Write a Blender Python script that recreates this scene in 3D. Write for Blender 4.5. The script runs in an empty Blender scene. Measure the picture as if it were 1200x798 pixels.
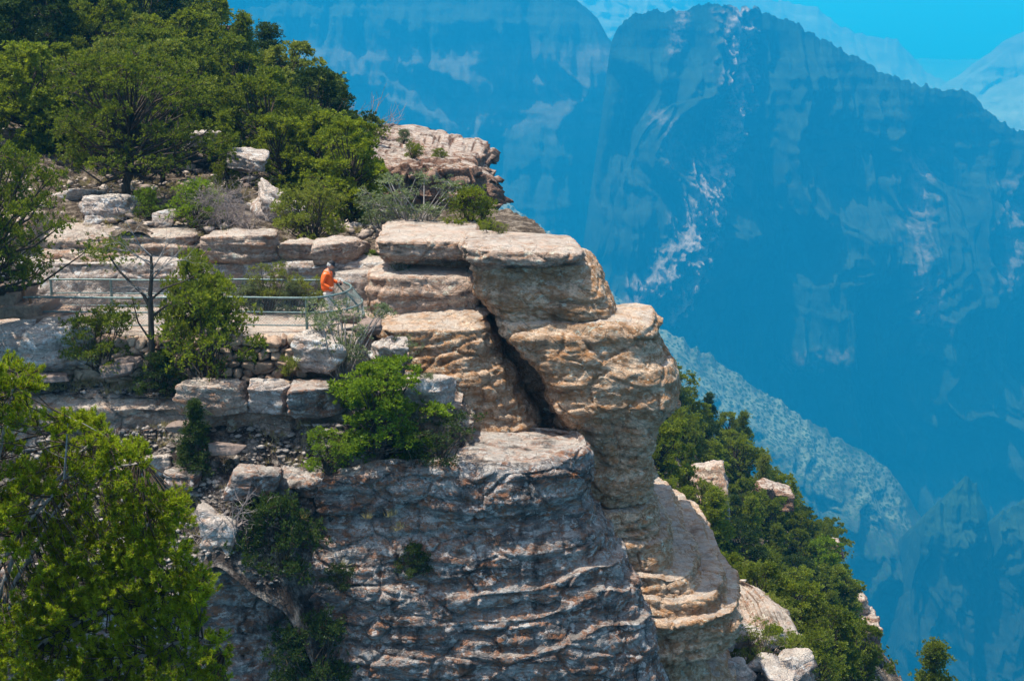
import bpy, bmesh, math, random
import numpy as np
from mathutils import Vector, Matrix

# ------------------------------------------------------------------ camera
F = 1667.0                       # focal length in pixels of a 1200 px wide frame (50 mm)
HORIZON = 50.0
PITCH = math.atan((399.0 - HORIZON) / F)
sc = bpy.context.scene
COL = sc.collection
cd = bpy.data.cameras.new('camera')
cd.sensor_fit = 'HORIZONTAL'; cd.sensor_width = 36.0; cd.lens = 36.0 * F / 1200.0
cd.clip_start = 0.5; cd.clip_end = 60000.0
cam = bpy.data.objects.new('camera', cd); COL.objects.link(cam)
cam.rotation_euler = (math.pi / 2 - PITCH, 0, 0)
sc.camera = cam

# ------------------------------------------------------------------ world, sun, exposure
SUN = Vector((-0.30, -0.04, 0.93)).normalized()      # towards the sun: behind the cliff, a little left
EXPO = 1.05
SKY_STRENGTH = 0.125
SUN_STRENGTH = 4.0
elev = math.asin(SUN.z); az = math.atan2(SUN.x, SUN.y)
w = bpy.data.worlds.new('World'); sc.world = w; w.use_nodes = True
nt = w.node_tree; bg = nt.nodes['Background']
sky = nt.nodes.new('ShaderNodeTexSky'); sky.sky_type = 'NISHITA'; sky.sun_disc = False
sky.sun_elevation = elev; sky.sun_rotation = az
sky.altitude = 1000; sky.air_density = 0.8; sky.dust_density = 5.0; sky.ozone_density = 1.0
tc = nt.nodes.new('ShaderNodeTexCoord')
mp = nt.nodes.new('ShaderNodeMapping'); mp.inputs['Scale'].default_value = (3.0, 3.0, 26.0)
cn = nt.nodes.new('ShaderNodeTexNoise'); cn.inputs['Scale'].default_value = 1.3; cn.inputs['Detail'].default_value = 7; cn.inputs['Roughness'].default_value = 0.6
cr = nt.nodes.new('ShaderNodeValToRGB'); cr.color_ramp.elements[0].position = 0.52; cr.color_ramp.elements[1].position = 0.72
cm = nt.nodes.new('ShaderNodeMixRGB'); cm.inputs['Color2'].default_value = (6.5, 6.8, 7.0, 1)
nt.links.new(tc.outputs['Generated'], mp.inputs['Vector']); nt.links.new(mp.outputs[0], cn.inputs['Vector'])
nt.links.new(cn.outputs['Fac'], cr.inputs[0]); nt.links.new(cr.outputs[0], cm.inputs['Fac'])
nt.links.new(sky.outputs[0], cm.inputs['Color1']); nt.links.new(cm.outputs[0], bg.inputs['Color'])
bg.inputs['Strength'].default_value = SKY_STRENGTH
sl = bpy.data.lights.new('sun', 'SUN'); sl.energy = SUN_STRENGTH; sl.angle = math.radians(0.5); sl.color = (1.0, 0.95, 0.87)
so = bpy.data.objects.new('sun', sl); COL.objects.link(so)
so.rotation_euler = (-SUN).to_track_quat('-Z', 'Y').to_euler(); so.location = (0, 0, 100)
sc.view_settings.view_transform = 'Standard'; sc.view_settings.look = 'None'
sc.view_settings.exposure = EXPO; sc.view_settings.gamma = 1.0
sc.cycles.max_bounces = 6; sc.cycles.diffuse_bounces = 3; sc.cycles.glossy_bounces = 2
sc.cycles.transmission_bounces = 4; sc.cycles.volume_bounces = 0; sc.cycles.transparent_max_bounces = 8
sc.cycles.use_denoising = True
sc.cycles.sample_clamp_indirect = 6.0

# ------------------------------------------------------------------ helpers
CP, SP = math.cos(PITCH), math.sin(PITCH)
def W(px, py, Y):
    """world point seen at photo pixel (px, py) at forward distance Y (arrays allowed)"""
    px = np.asarray(px, float); py = np.asarray(py, float); Y = np.asarray(Y, float)
    cx = (px - 600.0) / F; cu = -(py - 399.0) / F
    fy = CP + cu * SP; fz = -SP + cu * CP
    k = Y / fy
    return np.stack(np.broadcast_arrays(cx * k, Y + 0 * px, fz * k), -1)
def WV(px, py, Y): return Vector([float(v) for v in W(px, py, Y)])
def PX(x, y, z):
    d = y * CP - z * SP
    return 600 + F * x / d, 399 - F * (y * SP + z * CP) / d
def mpp(Y): return Y / F * 1.02     # metres per photo pixel

def _h(ix, iy, iz, seed):
    h = (ix.astype(np.uint32) * np.uint32(374761393) + iy.astype(np.uint32) * np.uint32(668265263)
         + iz.astype(np.uint32) * np.uint32(2147483647) + np.uint32((seed * 974711 + 12345) & 0xffffffff))
    h = (h ^ (h >> np.uint32(13))) * np.uint32(1274126177)
    h = (h ^ (h >> np.uint32(15))) * np.uint32(2246822519)
    h = h ^ (h >> np.uint32(16))
    return h.astype(np.float64) / 4294967295.0
def noise(p, seed=0):
    i = np.floor(p).astype(np.int64); f = p - i
    f = f * f * f * (f * (f * 6 - 15) + 10)
    ix, iy, iz = i[..., 0], i[..., 1], i[..., 2]; fx, fy, fz = f[..., 0], f[..., 1], f[..., 2]
    r = 0
    for a in (0, 1):
        wx = fx if a else 1 - fx
        for b in (0, 1):
            wy = fy if b else 1 - fy
            for c in (0, 1):
                r = r + wx * wy * (fz if c else 1 - fz) * _h(ix + a, iy + b, iz + c, seed)
    return r * 2 - 1
def fbm(p, octv=4, seed=0, gain=0.5):
    r = 0; a = 1.0; q = np.array(p, float)
    for o in range(octv):
        r = r + a * noise(q, seed + o * 17); q = q * 2.03 + 5.1; a *= gain
    return r
def worley(p, seed=0):
    i = np.floor(p).astype(np.int64)
    f1 = np.full(p.shape[:-1], 9.0); f2 = f1.copy(); cid = np.zeros(p.shape[:-1])
    for a in (-1, 0, 1):
        for b in (-1, 0, 1):
            for c in (-1, 0, 1):
                j = i + np.array([a, b, c])
                jx, jy, jz = j[..., 0], j[..., 1], j[..., 2]
                q = j + np.stack([_h(jx, jy, jz, seed + k) for k in (1, 2, 3)], -1)
                d = np.sqrt(((q - p) ** 2).sum(-1)); idv = _h(jx, jy, jz, seed + 7)
                m = d < f1
                f2 = np.where(m, f1, np.minimum(f2, d)); cid = np.where(m, idv, cid); f1 = np.where(m, d, f1)
    return f1, f2, cid
def sstep(a, b, x):
    t = np.clip((x - a) / (b - a), 0, 1); return t * t * (3 - 2 * t)

def npmesh(name, V, Fc, smooth=False):
    V = np.asarray(V, np.float32).reshape(-1, 3); Fc = np.asarray(Fc, np.int32)
    k = Fc.shape[1]; n = len(Fc)
    me = bpy.data.meshes.new(name)
    me.vertices.add(len(V)); me.vertices.foreach_set('co', V.ravel())
    me.loops.add(n * k); me.loops.foreach_set('vertex_index', Fc.ravel())
    me.polygons.add(n); me.polygons.foreach_set('loop_start', np.arange(0, n * k, k, dtype=np.int32))
    me.polygons.foreach_set('loop_total', np.full(n, k, np.int32))
    if smooth: me.polygons.foreach_set('use_smooth', np.ones(n, bool))
    me.update(calc_edges=True); me.validate()
    return me
def grid_faces(nu, nv, wrap=False):
    """nv rows of nu vertices"""
    i = np.arange(nu if wrap else nu - 1); j = np.arange(nv - 1)
    I, J = np.meshgrid(i, j); I2 = (I + 1) % nu
    return np.stack([J * nu + I, J * nu + I2, (J + 1) * nu + I2, (J + 1) * nu + I], -1).reshape(-1, 4)
def obj(name, me, mat, parent=None, kind=None, label=None, cat=None, group=None, loc=None):
    o = bpy.data.objects.new(name, me); COL.objects.link(o)
    if mat is not None and me is not None and len(me.materials) == 0: me.materials.append(mat)
    if parent is not None: o.parent = parent
    if loc is not None: o.location = loc
    tag(o, label, cat, group, kind)
    return o
def tag(o, label=None, cat=None, group=None, kind=None):
    if label: o['label'] = label
    if cat: o['category'] = cat
    if group: o['group'] = group
    if kind: o['kind'] = kind
def empty(name, loc, label, cat, group=None, rz=0.0, s=1.0):
    o = bpy.data.objects.new(name, None); COL.objects.link(o)
    o.location = loc; o.rotation_euler = (0, 0, rz); o.scale = (s, s, s); o.empty_display_size = 0.2
    tag(o, label, cat, group); return o

# ------------------------------------------------------------------ materials
class NT:
    def __init__(s, name):
        s.m = bpy.data.materials.new(name); s.m.use_nodes = True; s.t = s.m.node_tree; s.t.nodes.clear()
    def n(s, typ, **kw):
        nd = s.t.nodes.new('ShaderNode' + typ)
        for k, v in kw.items():
            if k in nd.inputs: s.put(nd.inputs[k], v)
            else: setattr(nd, k, v)
        return nd
    def put(s, inp, v):
        if isinstance(v, bpy.types.NodeSocket): s.t.links.new(v, inp)
        else:
            if isinstance(v, tuple) and len(v) == 3 and inp.type == 'RGBA': v = v + (1,)
            inp.default_value = v
    def coord(s): return s.n('TexCoord').outputs['Object']
    def map(s, v, scale): return s.n('Mapping', Vector=v, Scale=scale).outputs[0]
    def noise(s, v, scale, detail=4, rough=0.55, dist=0.0):
        return s.n('TexNoise', Vector=v, Scale=scale, Detail=detail, Roughness=rough, Distortion=dist).outputs['Fac']
    def ramp(s, f, stops, interp='LINEAR'):
        r = s.n('ValToRGB'); s.put(r.inputs[0], f); e = r.color_ramp.elements; r.color_ramp.interpolation = interp
        while len(e) < len(stops): e.new(0.5)
        for q, (p, c) in zip(e, stops):
            q.position = p; q.color = (c, c, c, 1) if isinstance(c, (int, float)) else tuple(c) + (1,)
        return r.outputs[0]
    def mix(s, f, a, b, bt='MIX'):
        m = s.n('MixRGB', blend_type=bt); s.put(m.inputs[0], f); s.put(m.inputs[1], a); s.put(m.inputs[2], b); return m.outputs[0]
    def math(s, op, a, b=0.0):
        m = s.n('Math', operation=op); s.put(m.inputs[0], a); s.put(m.inputs[1], b); return m.outputs[0]
    def bump(s, h, dist, strength=1.0, normal=None):
        b = s.n('Bump'); s.put(b.inputs['Height'], h); b.inputs['Distance'].default_value = dist; b.inputs['Strength'].default_value = strength
        if normal is not None: s.put(b.inputs['Normal'], normal)
        return b.outputs[0]
    def out(s, sh):
        o = s.n('OutputMaterial'); s.t.links.new(sh, o.inputs['Surface']); return s.m
    def principled(s, col, rough=0.9, normal=None, metallic=0.0, spec=0.3):
        p = s.n('BsdfPrincipled'); s.put(p.inputs['Base Color'], col); s.put(p.inputs['Roughness'], rough)
        p.inputs['Metallic'].default_value = metallic; p.inputs['Specular IOR Level'].default_value = spec
        if normal is not None: s.put(p.inputs['Normal'], normal)
        return s.out(p.outputs[0])

def rock_mat(name, light, mid, dark, rust=(0.30, 0.12, 0.045), rust_amt=0.5, white_amt=0.4, streak=0.4, strata=5.0, bump=1.0, iso=0.35, toppale=1.0):
    t = NT(name); c = t.coord()
    wn = t.noise(c, 0.35, 3)
    wz = t.n('CombineXYZ', Z=t.math('MULTIPLY', wn, 0.9)).outputs[0]
    cw = t.n('VectorMath', operation='ADD'); t.put(cw.inputs[0], c); t.put(cw.inputs[1], wz); cw = cw.outputs[0]
    st = t.noise(t.map(cw, (0.35, 0.35, strata)), 1.0, 6, 0.6)
    st2 = t.noise(t.map(cw, (0.8, 0.8, strata * 4)), 1.0, 4, 0.6)
    big = t.noise(c, 0.5, 6, 0.6)
    big = t.noise(t.map(cw, (1, 1, 1.5)), 0.9, 9, 0.66)
    v = t.math('ADD', t.math('MULTIPLY', st, (1 - iso) * 0.8), t.math('ADD', t.math('MULTIPLY', st2, (1 - iso) * 0.2), t.math('MULTIPLY', big, iso)))
    col = t.ramp(v, [(0.38, dark), (0.48, mid), (0.56, light), (0.66, mid)])
    # grain, pitted
    gr = t.noise(c, 14, 8, 0.7)
    col = t.mix(0.55, col, t.ramp(gr, [(0.36, 0.35), (0.5, 0.95), (0.64, 1.45)]), 'MULTIPLY')
    # rust / lichen patches with ragged edges
    rm = t.math('MULTIPLY', t.ramp(t.noise(t.map(cw, (1, 1, 2.4)), 1.9, 12, 0.74, 0.3), [(0.52 - 0.1 * rust_amt, 0.0), (0.60 - 0.1 * rust_amt, 1.0)]),
                t.ramp(t.noise(c, 7.0, 8, 0.7), [(0.40, 0.0), (0.52, 1.0)]))
    rcol = t.mix(t.noise(c, 5, 5), rust, tuple(min(1, x * 1.9) for x in rust))
    col = t.mix(t.math('MULTIPLY', rm, min(1.0, 0.45 + rust_amt * 0.5)), col, rcol)
    # pale scabs where the face has flaked
    wm = t.ramp(t.noise(t.map(cw, (1, 1, 1.8)), 2.8, 12, 0.74, 0.2), [(0.60 - 0.1 * white_amt, 0.0), (0.64 - 0.1 * white_amt, 1.0)])
    col = t.mix(t.math('MULTIPLY', wm, 0.75), col, tuple(min(0.82, x * 1.35 + 0.06) for x in light))
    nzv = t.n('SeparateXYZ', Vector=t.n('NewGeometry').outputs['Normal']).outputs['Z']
    tp = t.math('MULTIPLY', t.ramp(nzv, [(0.78, 0.0), (0.94, 1.0)]), t.ramp(t.noise(c, 2.2, 8, 0.7), [(0.38, 0.15), (0.6, 0.9)]))  # up-facing rock paler: weathered dust plus sunlit tops put into the colour
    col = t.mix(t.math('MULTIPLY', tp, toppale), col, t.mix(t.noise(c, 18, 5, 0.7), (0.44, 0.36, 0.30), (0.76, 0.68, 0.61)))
    # dark water and lichen stains running down
    sm = t.ramp(t.noise(t.map(c, (1.5, 1.5, 0.35)), 1.0, 7, 0.65), [(0.53, 0.0), (0.68, 1.0)])
    col = t.mix(t.math('MULTIPLY', sm, streak), col, tuple(x * 0.3 for x in dark))
    ds = t.ramp(t.noise(c, 22, 5, 0.7), [(0.30, 1.0), (0.38, 0.0)])
    col = t.mix(t.math('MULTIPLY', ds, 0.6), col, tuple(x * 0.35 for x in dark))
    b1 = t.bump(t.noise(t.map(cw, (1, 1, 2.2)), 2.6, 12, 0.7), 0.32 * bump)
    b2 = t.bump(gr, 0.08 * bump, 1.0, b1)
    vr = t.n('TexVoronoi', feature='DISTANCE_TO_EDGE'); t.put(vr.inputs['Vector'], t.map(cw, (1.1, 1.1, 2.6))); vr.inputs['Scale'].default_value = 1.4
    b3 = t.bump(t.ramp(vr.outputs[0], [(0.0, 0.0), (0.035, 1.0)]), 0.035 * bump, 1.0, b2)
    return t.principled(col, 0.92, b3, spec=0.15)

M = {}
M['prow'] = rock_mat('limestone_warm', (0.88, 0.64, 0.46), (0.72, 0.48, 0.32), (0.40, 0.25, 0.155), rust=(0.30, 0.135, 0.05), rust_amt=0.8, white_amt=0.2, streak=0.5, strata=2.2, iso=0.6)
M['prowcap'] = rock_mat('limestone_cap', (0.72, 0.53, 0.42), (0.52, 0.36, 0.27), (0.25, 0.17, 0.13), rust_amt=0.3, white_amt=0.35, streak=0.3, strata=5)
M['butt'] = rock_mat('limestone_grey_shaded', (0.50, 0.45, 0.42), (0.25, 0.215, 0.20), (0.055, 0.048, 0.046), rust=(0.26, 0.10, 0.04), rust_amt=0.62, white_amt=0.6, streak=0.9, strata=3.5, iso=0.4, toppale=0.7)  # shade on the buttress is put into this darkened grey
M['wall'] = rock_mat('limestone_buff', (0.68, 0.53, 0.43), (0.48, 0.35, 0.28), (0.19, 0.15, 0.12), rust_amt=0.35, white_amt=0.3, streak=0.35, strata=3.0)
M['white'] = rock_mat('limestone_pale', (0.76, 0.64, 0.56), (0.58, 0.47, 0.41), (0.24, 0.20, 0.18), rust_amt=0.1, white_amt=0.6, streak=0.3, strata=2.5)
M['outcrop'] = rock_mat('limestone_outcrop', (0.46, 0.30, 0.22), (0.27, 0.165, 0.12), (0.09, 0.06, 0.05), rust=(0.22, 0.10, 0.06), rust_amt=0.5, white_amt=0.2, streak=0.6, strata=2.0)

def soil_mat(name, a, b, c3, scale=3.0):
    t = NT(name); c = t.coord()
    col = t.ramp(t.noise(c, scale, 9, 0.7), [(0.38, a), (0.5, b), (0.62, c3)])
    col = t.mix(0.6, col, t.ramp(t.noise(c, 30, 4, 0.7), [(0.35, 0.4), (0.6, 1.4)]), 'MULTIPLY')
    vv = t.n('TexVoronoi', Vector=c, Scale=11.0)
    b_ = t.bump(vv.outputs['Distance'], 0.08)
    return t.principled(col, 0.95, t.bump(t.noise(c, 5, 8, 0.7), 0.2, 1.0, b_), spec=0.1)
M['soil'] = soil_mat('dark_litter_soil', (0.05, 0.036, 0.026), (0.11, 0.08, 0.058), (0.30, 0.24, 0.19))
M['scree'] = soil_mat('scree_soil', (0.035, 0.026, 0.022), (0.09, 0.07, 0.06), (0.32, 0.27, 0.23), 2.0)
M['path'] = soil_mat('gravel_path', (0.34, 0.25, 0.20), (0.48, 0.37, 0.30), (0.60, 0.50, 0.42), 4.0)
def stone_mat(name, a, b):
    t = NT(name); c = t.coord()
    ri = t.n('NewGeometry').outputs['Random Per Island']
    col = t.mix(ri, a, b)
    col = t.mix(0.6, col, t.ramp(t.noise(c, 9, 8, 0.7), [(0.35, 0.45), (0.6, 1.3)]), 'MULTIPLY')
    return t.principled(col, 0.93, t.bump(t.noise(c, 12, 8, 0.7), 0.05), spec=0.15)
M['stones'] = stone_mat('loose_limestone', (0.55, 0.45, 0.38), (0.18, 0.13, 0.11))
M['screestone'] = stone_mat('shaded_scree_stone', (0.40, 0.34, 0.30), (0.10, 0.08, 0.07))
M['wallstone'] = stone_mat('rubble_wall_stone', (0.50, 0.36, 0.26), (0.30, 0.20, 0.145))

def leaf_mat(name, a, b, trans=0.4, dead=0.0):
    t = NT(name); c = t.coord()
    ri = t.n('NewGeometry').outputs['Random Per Island']
    orr = t.n('ObjectInfo').outputs['Random']
    f = t.math('ADD', t.math('MULTIPLY', ri, 0.55), t.math('MULTIPLY', t.ramp(t.noise(c, 1.6, 3), [(0.35, 0.0), (0.65, 1.0)]), 0.5))
    col = t.mix(f, a, b)
    col = t.mix(t.math('MULTIPLY', orr, 0.25), col, (0.02, 0.032, 0.012))
    if dead > 0:
        col = t.mix(t.ramp(ri, [(1 - dead - .02, 0.0), (1 - dead, 1.0)], 'LINEAR'), col, (0.25, 0.10, 0.03))
    d = t.n('BsdfDiffuse', Color=col); tr = t.n('BsdfTranslucent', Color=t.mix(1.0, col, (1.5, 1.5, 0.7), 'MULTIPLY'))
    m = t.n('MixShader'); m.inputs[0].default_value = trans
    t.t.links.new(d.outputs[0], m.inputs[1]); t.t.links.new(tr.outputs[0], m.inputs[2])
    g = t.n('BsdfGlossy', Roughness=0.45, Color=(0.5, 0.55, 0.5)); m2 = t.n('MixShader'); m2.inputs[0].default_value = 0.015
    t.t.links.new(m.outputs[0], m2.inputs[1]); t.t.links.new(g.outputs[0], m2.inputs[2])
    return t.out(m2.outputs[0])
M['pinyon'] = leaf_mat('pinyon_needles', (0.035, 0.060, 0.008), (0.21, 0.24, 0.022))
M['juniper'] = leaf_mat('juniper_foliage', (0.055, 0.085, 0.008), (0.27, 0.30, 0.025))
M['bright'] = leaf_mat('bright_foliage', (0.065, 0.115, 0.008), (0.22, 0.30, 0.022))
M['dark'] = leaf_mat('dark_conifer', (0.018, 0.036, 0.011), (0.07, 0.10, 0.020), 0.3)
M['sage'] = leaf_mat('grey_green_foliage', (0.10, 0.125, 0.07), (0.21, 0.24, 0.13), 0.3)
M['olive'] = leaf_mat('olive_foliage', (0.11, 0.14, 0.02), (0.27, 0.28, 0.05), 0.35)
M['needles'] = leaf_mat('long_needles', (0.065, 0.11, 0.006), (0.42, 0.47, 0.02), 0.42, dead=0.012)
def bark_mat(name, a, b):
    t = NT(name); c = t.coord()
    n_ = t.noise(t.map(c, (6, 6, 1.5)), 3, 6, 0.7)
    return t.principled(t.ramp(n_, [(0.35, a), (0.65, b)]), 0.9, t.bump(n_, 0.02), spec=0.1)
M['bark'] = bark_mat('dark_bark', (0.03, 0.022, 0.017), (0.10, 0.075, 0.055))
M['grey_bark'] = bark_mat('grey_bark', (0.13, 0.11, 0.10), (0.34, 0.31, 0.29))
M['twig'] = bark_mat('dead_twig', (0.17, 0.13, 0.12), (0.36, 0.30, 0.28))

def plain(name, col, rough=0.6, metallic=0.0, var=0.15, nscale=12, bump=0.0, spec=0.3):
    t = NT(name); c = t.coord(); nn = t.noise(c, nscale, 5)
    cc = t.mix(1.0, col, t.ramp(nn, [(0.3, 1 - var), (0.7, 1 + var)]), 'MULTIPLY')
    return t.principled(cc, rough, t.bump(nn, bump) if bump else None, metallic, spec)
M['rail'] = plain('painted_green_pipe', (0.12, 0.175, 0.17), 0.45, 0.1, 0.35, 9, spec=0.4)
M['wire'] = plain('galvanised_wire', (0.25, 0.31, 0.31), 0.4, 0.5, 0.1)
M['rusty'] = plain('rusty_post', (0.25, 0.12, 0.06), 0.7, 0.1)

# ------------------------------------------------------------------ mesh builders
def tubes(segs, sides=5):
    """segs: array (n,8): p0, p1, r0, r1 -> verts, faces"""
    S = np.asarray(segs, float).reshape(-1, 8)
    p0, p1, r0, r1 = S[:, :3], S[:, 3:6], S[:, 6], S[:, 7]
    d = p1 - p0; L = np.linalg.norm(d, axis=1, keepdims=True) + 1e-9; d = d / L
    ref = np.where(np.abs(d[:, 2:3]) > 0.9, np.array([[1.0, 0, 0]]), np.array([[0, 0, 1.0]]))
    a = np.cross(d, ref); a /= np.linalg.norm(a, axis=1, keepdims=True) + 1e-9; b = np.cross(d, a)
    th = np.arange(sides) * 2 * math.pi / sides
    ring = a[:, None] * np.cos(th)[None, :, None] + b[:, None] * np.sin(th)[None, :, None]
    V = np.concatenate([p0[:, None] + ring * r0[:, None, None], p1[:, None] + ring * r1[:, None, None]], 1)
    n = len(S); base = (np.arange(n) * 2 * sides)[:, None]; i = np.arange(sides)[None]; j = (i + 1) % sides
    Fc = np.stack([base + i, base + j, base + sides + j, base + sides + i], -1).reshape(-1, 4)
    return V.reshape(-1, 3), Fc
def tube_mesh(name, segs, sides=5, smooth=True):
    V, Fc = tubes(segs, sides); return npmesh(name, V, Fc, smooth)
def polyline(pts, r0, r1=None):
    r1 = r0 if r1 is None else r1; n = len(pts) - 1; out = []
    for i in range(n):
        a = r0 + (r1 - r0) * i / n; b = r0 + (r1 - r0) * (i + 1) / n
        out.append([*pts[i], *pts[i + 1], a, b])
    return out
def swept(name, pts, r, sides=8, closed=False):
    """one smooth continuous tube"""
    P = np.asarray(pts, float); n = len(P)
    T = np.gradient(P, axis=0); T /= np.linalg.norm(T, axis=1, keepdims=True) + 1e-9
    ref = np.array([0, 0, 1.0]); V = []
    for i in range(n):
        rf = ref if abs(T[i, 2]) < 0.9 else np.array([0, 1.0, 0])
        a = np.cross(T[i], rf); a /= np.linalg.norm(a); b = np.cross(T[i], a)
        rr = r[i] if hasattr(r, '__len__') else r
        th = np.arange(sides) * 2 * math.pi / sides
        V.append(P[i] + rr * (np.cos(th)[:, None] * a + np.sin(th)[:, None] * b))
    return npmesh(name, np.concatenate(V), grid_faces(sides, n, True), True)

def leaves(base, dirs, L, wd, rng):
    """base (n,3), dirs (n,3) unit -> thin diamond quads"""
    n = len(base)
    s = np.cross(dirs, rng.normal(size=(n, 3))); s /= np.linalg.norm(s, axis=1, keepdims=True) + 1e-9
    L = np.broadcast_to(L, (n,))[:, None]; wd = np.broadcast_to(wd, (n,))[:, None]
    V = np.stack([base, base + dirs * L * 0.5 + s * wd * 0.5, base + dirs * L, base + dirs * L * 0.5 - s * wd * 0.5], 1)
    return V.reshape(-1, 3), np.arange(4 * n).reshape(n, 4)
def unit(v): return v / (np.linalg.norm(v, axis=-1, keepdims=True) + 1e-9)

def make_plant(name, seed, H, Wd, shape='round', clumps=60, tufts=22, nl=10, rc=0.42, L=0.13, wd=0.05, up=0.5, low=0.12, trunk=True, multi=0, lean=0.0, trunk_r=None, gap=0.3):
    """-> (wood mesh, foliage mesh), base at the origin"""
    rng = np.random.default_rng(seed)
    segs = []; C = []
    tries = 0
    while len(C) < clumps and tries < clumps * 40:
        tries += 1
        zn = rng.uniform(low, 1.0); ang = rng.uniform(0, 2 * math.pi)
        if shape == 'round': R = math.sqrt(max(0, 1 - ((zn - 0.48) / 0.55) ** 2))
        elif shape == 'cone': R = (1 - zn) ** 0.85 * 0.95 + 0.05
        elif shape == 'dome': R = math.sqrt(max(0, 1 - (zn / 1.02) ** 2))
        elif shape == 'vase': R = 0.35 + 0.65 * zn if zn < 0.8 else 0.95
        R *= 1 + 0.42 * float(noise(np.array([math.cos(ang) * 1.3, math.sin(ang) * 1.3, zn * 3.0]), seed))
        r = R * math.sqrt(rng.uniform(0.12, 1.0))
        p = np.array([math.cos(ang) * r * Wd / 2, math.sin(ang) * r * Wd / 2, zn * H])
        if float(noise(p * 1.1 + seed, seed + 3)) < -1 + gap * 2 - 0.35: continue
        p[0] += lean * zn * H
        C.append(p)
    C = np.array(C)
    tr = trunk_r if trunk_r else H * 0.028
    if trunk and not multi:
        q = [np.array([0, 0, -0.3])]; k = 7; hh = 0.86 if shape == 'cone' else 0.62
        for i in range(1, k + 1):
            q.append(np.array([lean * H * hh * i / k + rng.normal() * 0.03 * H * (shape != 'cone'), rng.normal() * 0.03 * H * (shape != 'cone'), H * hh * i / k]))
        segs += polyline(q, tr, tr * 0.3)
        tp = np.array(q)
        for c in C:
            zz = c[2] * (0.55 if shape != 'cone' else 0.93); j = np.argmin(np.abs(tp[:, 2] - zz)); s = tp[j]
            m = s * 0.45 + c * 0.55 + rng.normal(size=3) * 0.07 * Wd * 0.5; m[2] -= 0.04 * H
            rr = tr * 0.34
            segs += polyline([s, m, c], rr, rr * 0.25)
    else:
        for c in C:
            a = rng.uniform(0, 6.28); s = np.array([math.cos(a), math.sin(a), 0]) * Wd * 0.05; s[2] = -0.1
            m = s * 0.5 + c * 0.5 + rng.normal(size=3) * 0.06 * Wd; m[2] += 0.04 * H
            segs += polyline([s, m, c], tr * 0.4, tr * 0.12)
    # foliage: clump > tuft > leaf
    n = len(C)
    rcs = rc * rng.uniform(0.6, 1.35, n)
    tc_ = C[:, None] + rng.normal(size=(n, tufts, 3)) * rcs[:, None, None] * np.array([0.62, 0.62, 0.40])
    ctr = np.array([lean * H * 0.5, 0, H * 0.35])
    td = unit(unit(tc_ - C[:, None]) * 0.6 + unit(C - ctr)[:, None] * 0.6 + np.array([0, 0, up]))
    # twigs to tufts
    base = tc_.reshape(-1, 3); td = td.reshape(-1, 3)
    Cb = np.repeat(C, tufts, 0)
    pick = rng.random(len(base)) < 0.35
    tw = np.concatenate([Cb[pick], base[pick], np.full((pick.sum(), 1), tr * 0.07 + 0.003), np.full((pick.sum(), 1), 0.003)], 1)
    V1, F1 = tubes(np.array(segs), 5); V2, F2 = tubes(tw, 3)
    F2 = F2 + len(V1)
    wood = npmesh(name + '_wood', np.concatenate([V1, V2]), np.concatenate([F1, F2]), True)
    B = np.repeat(base, nl, 0); D = unit(np.repeat(td, nl, 0) + rng.normal(size=(len(B), 3)) * 0.65)
    B = B + D * rng.uniform(0, L * 0.7, (len(B), 1))
    V, Fc = leaves(B, D, L * rng.uniform(0.6, 1.3, len(B)), wd * rng.uniform(0.7, 1.3, len(B)), rng)
    fol = npmesh(name + '_foliage', V, Fc)
    return wood, fol

def make_dead(name, seed, H, Wd, n=10, depth=4, r=0.03, upb=0.5):
    rng = np.random.default_rng(seed); segs = []
    def grow(p, d, L, r, lv):
        q = p
        for k in range(3):
            d = unit(d + rng.normal(size=3) * 0.22 + np.array([0, 0, upb * 0.12])); e = q + d * L / 3
            segs.append([*q, *e, r * (1 - 0.2 * k), r * (1 - 0.2 * (k + 1))]); q = e
            if lv > 0 and k >= 0:
                for _ in range(2 if lv > 1 else 2):
                    nd = unit(d + rng.normal(size=3) * 0.75); grow(q, nd, L * rng.uniform(0.45, 0.7), r * 0.45, lv - 1)
    for i in range(n):
        a = rng.uniform(0, 6.28); d = unit(np.array([math.cos(a) * Wd / H, math.sin(a) * Wd / H, rng.uniform(0.6, 1.4)]))
        grow(np.array([0, 0, -0.05]), d, H * rng.uniform(0.5, 0.75), r, depth - 2)
    return tube_mesh(name, np.array(segs), 4)

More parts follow.
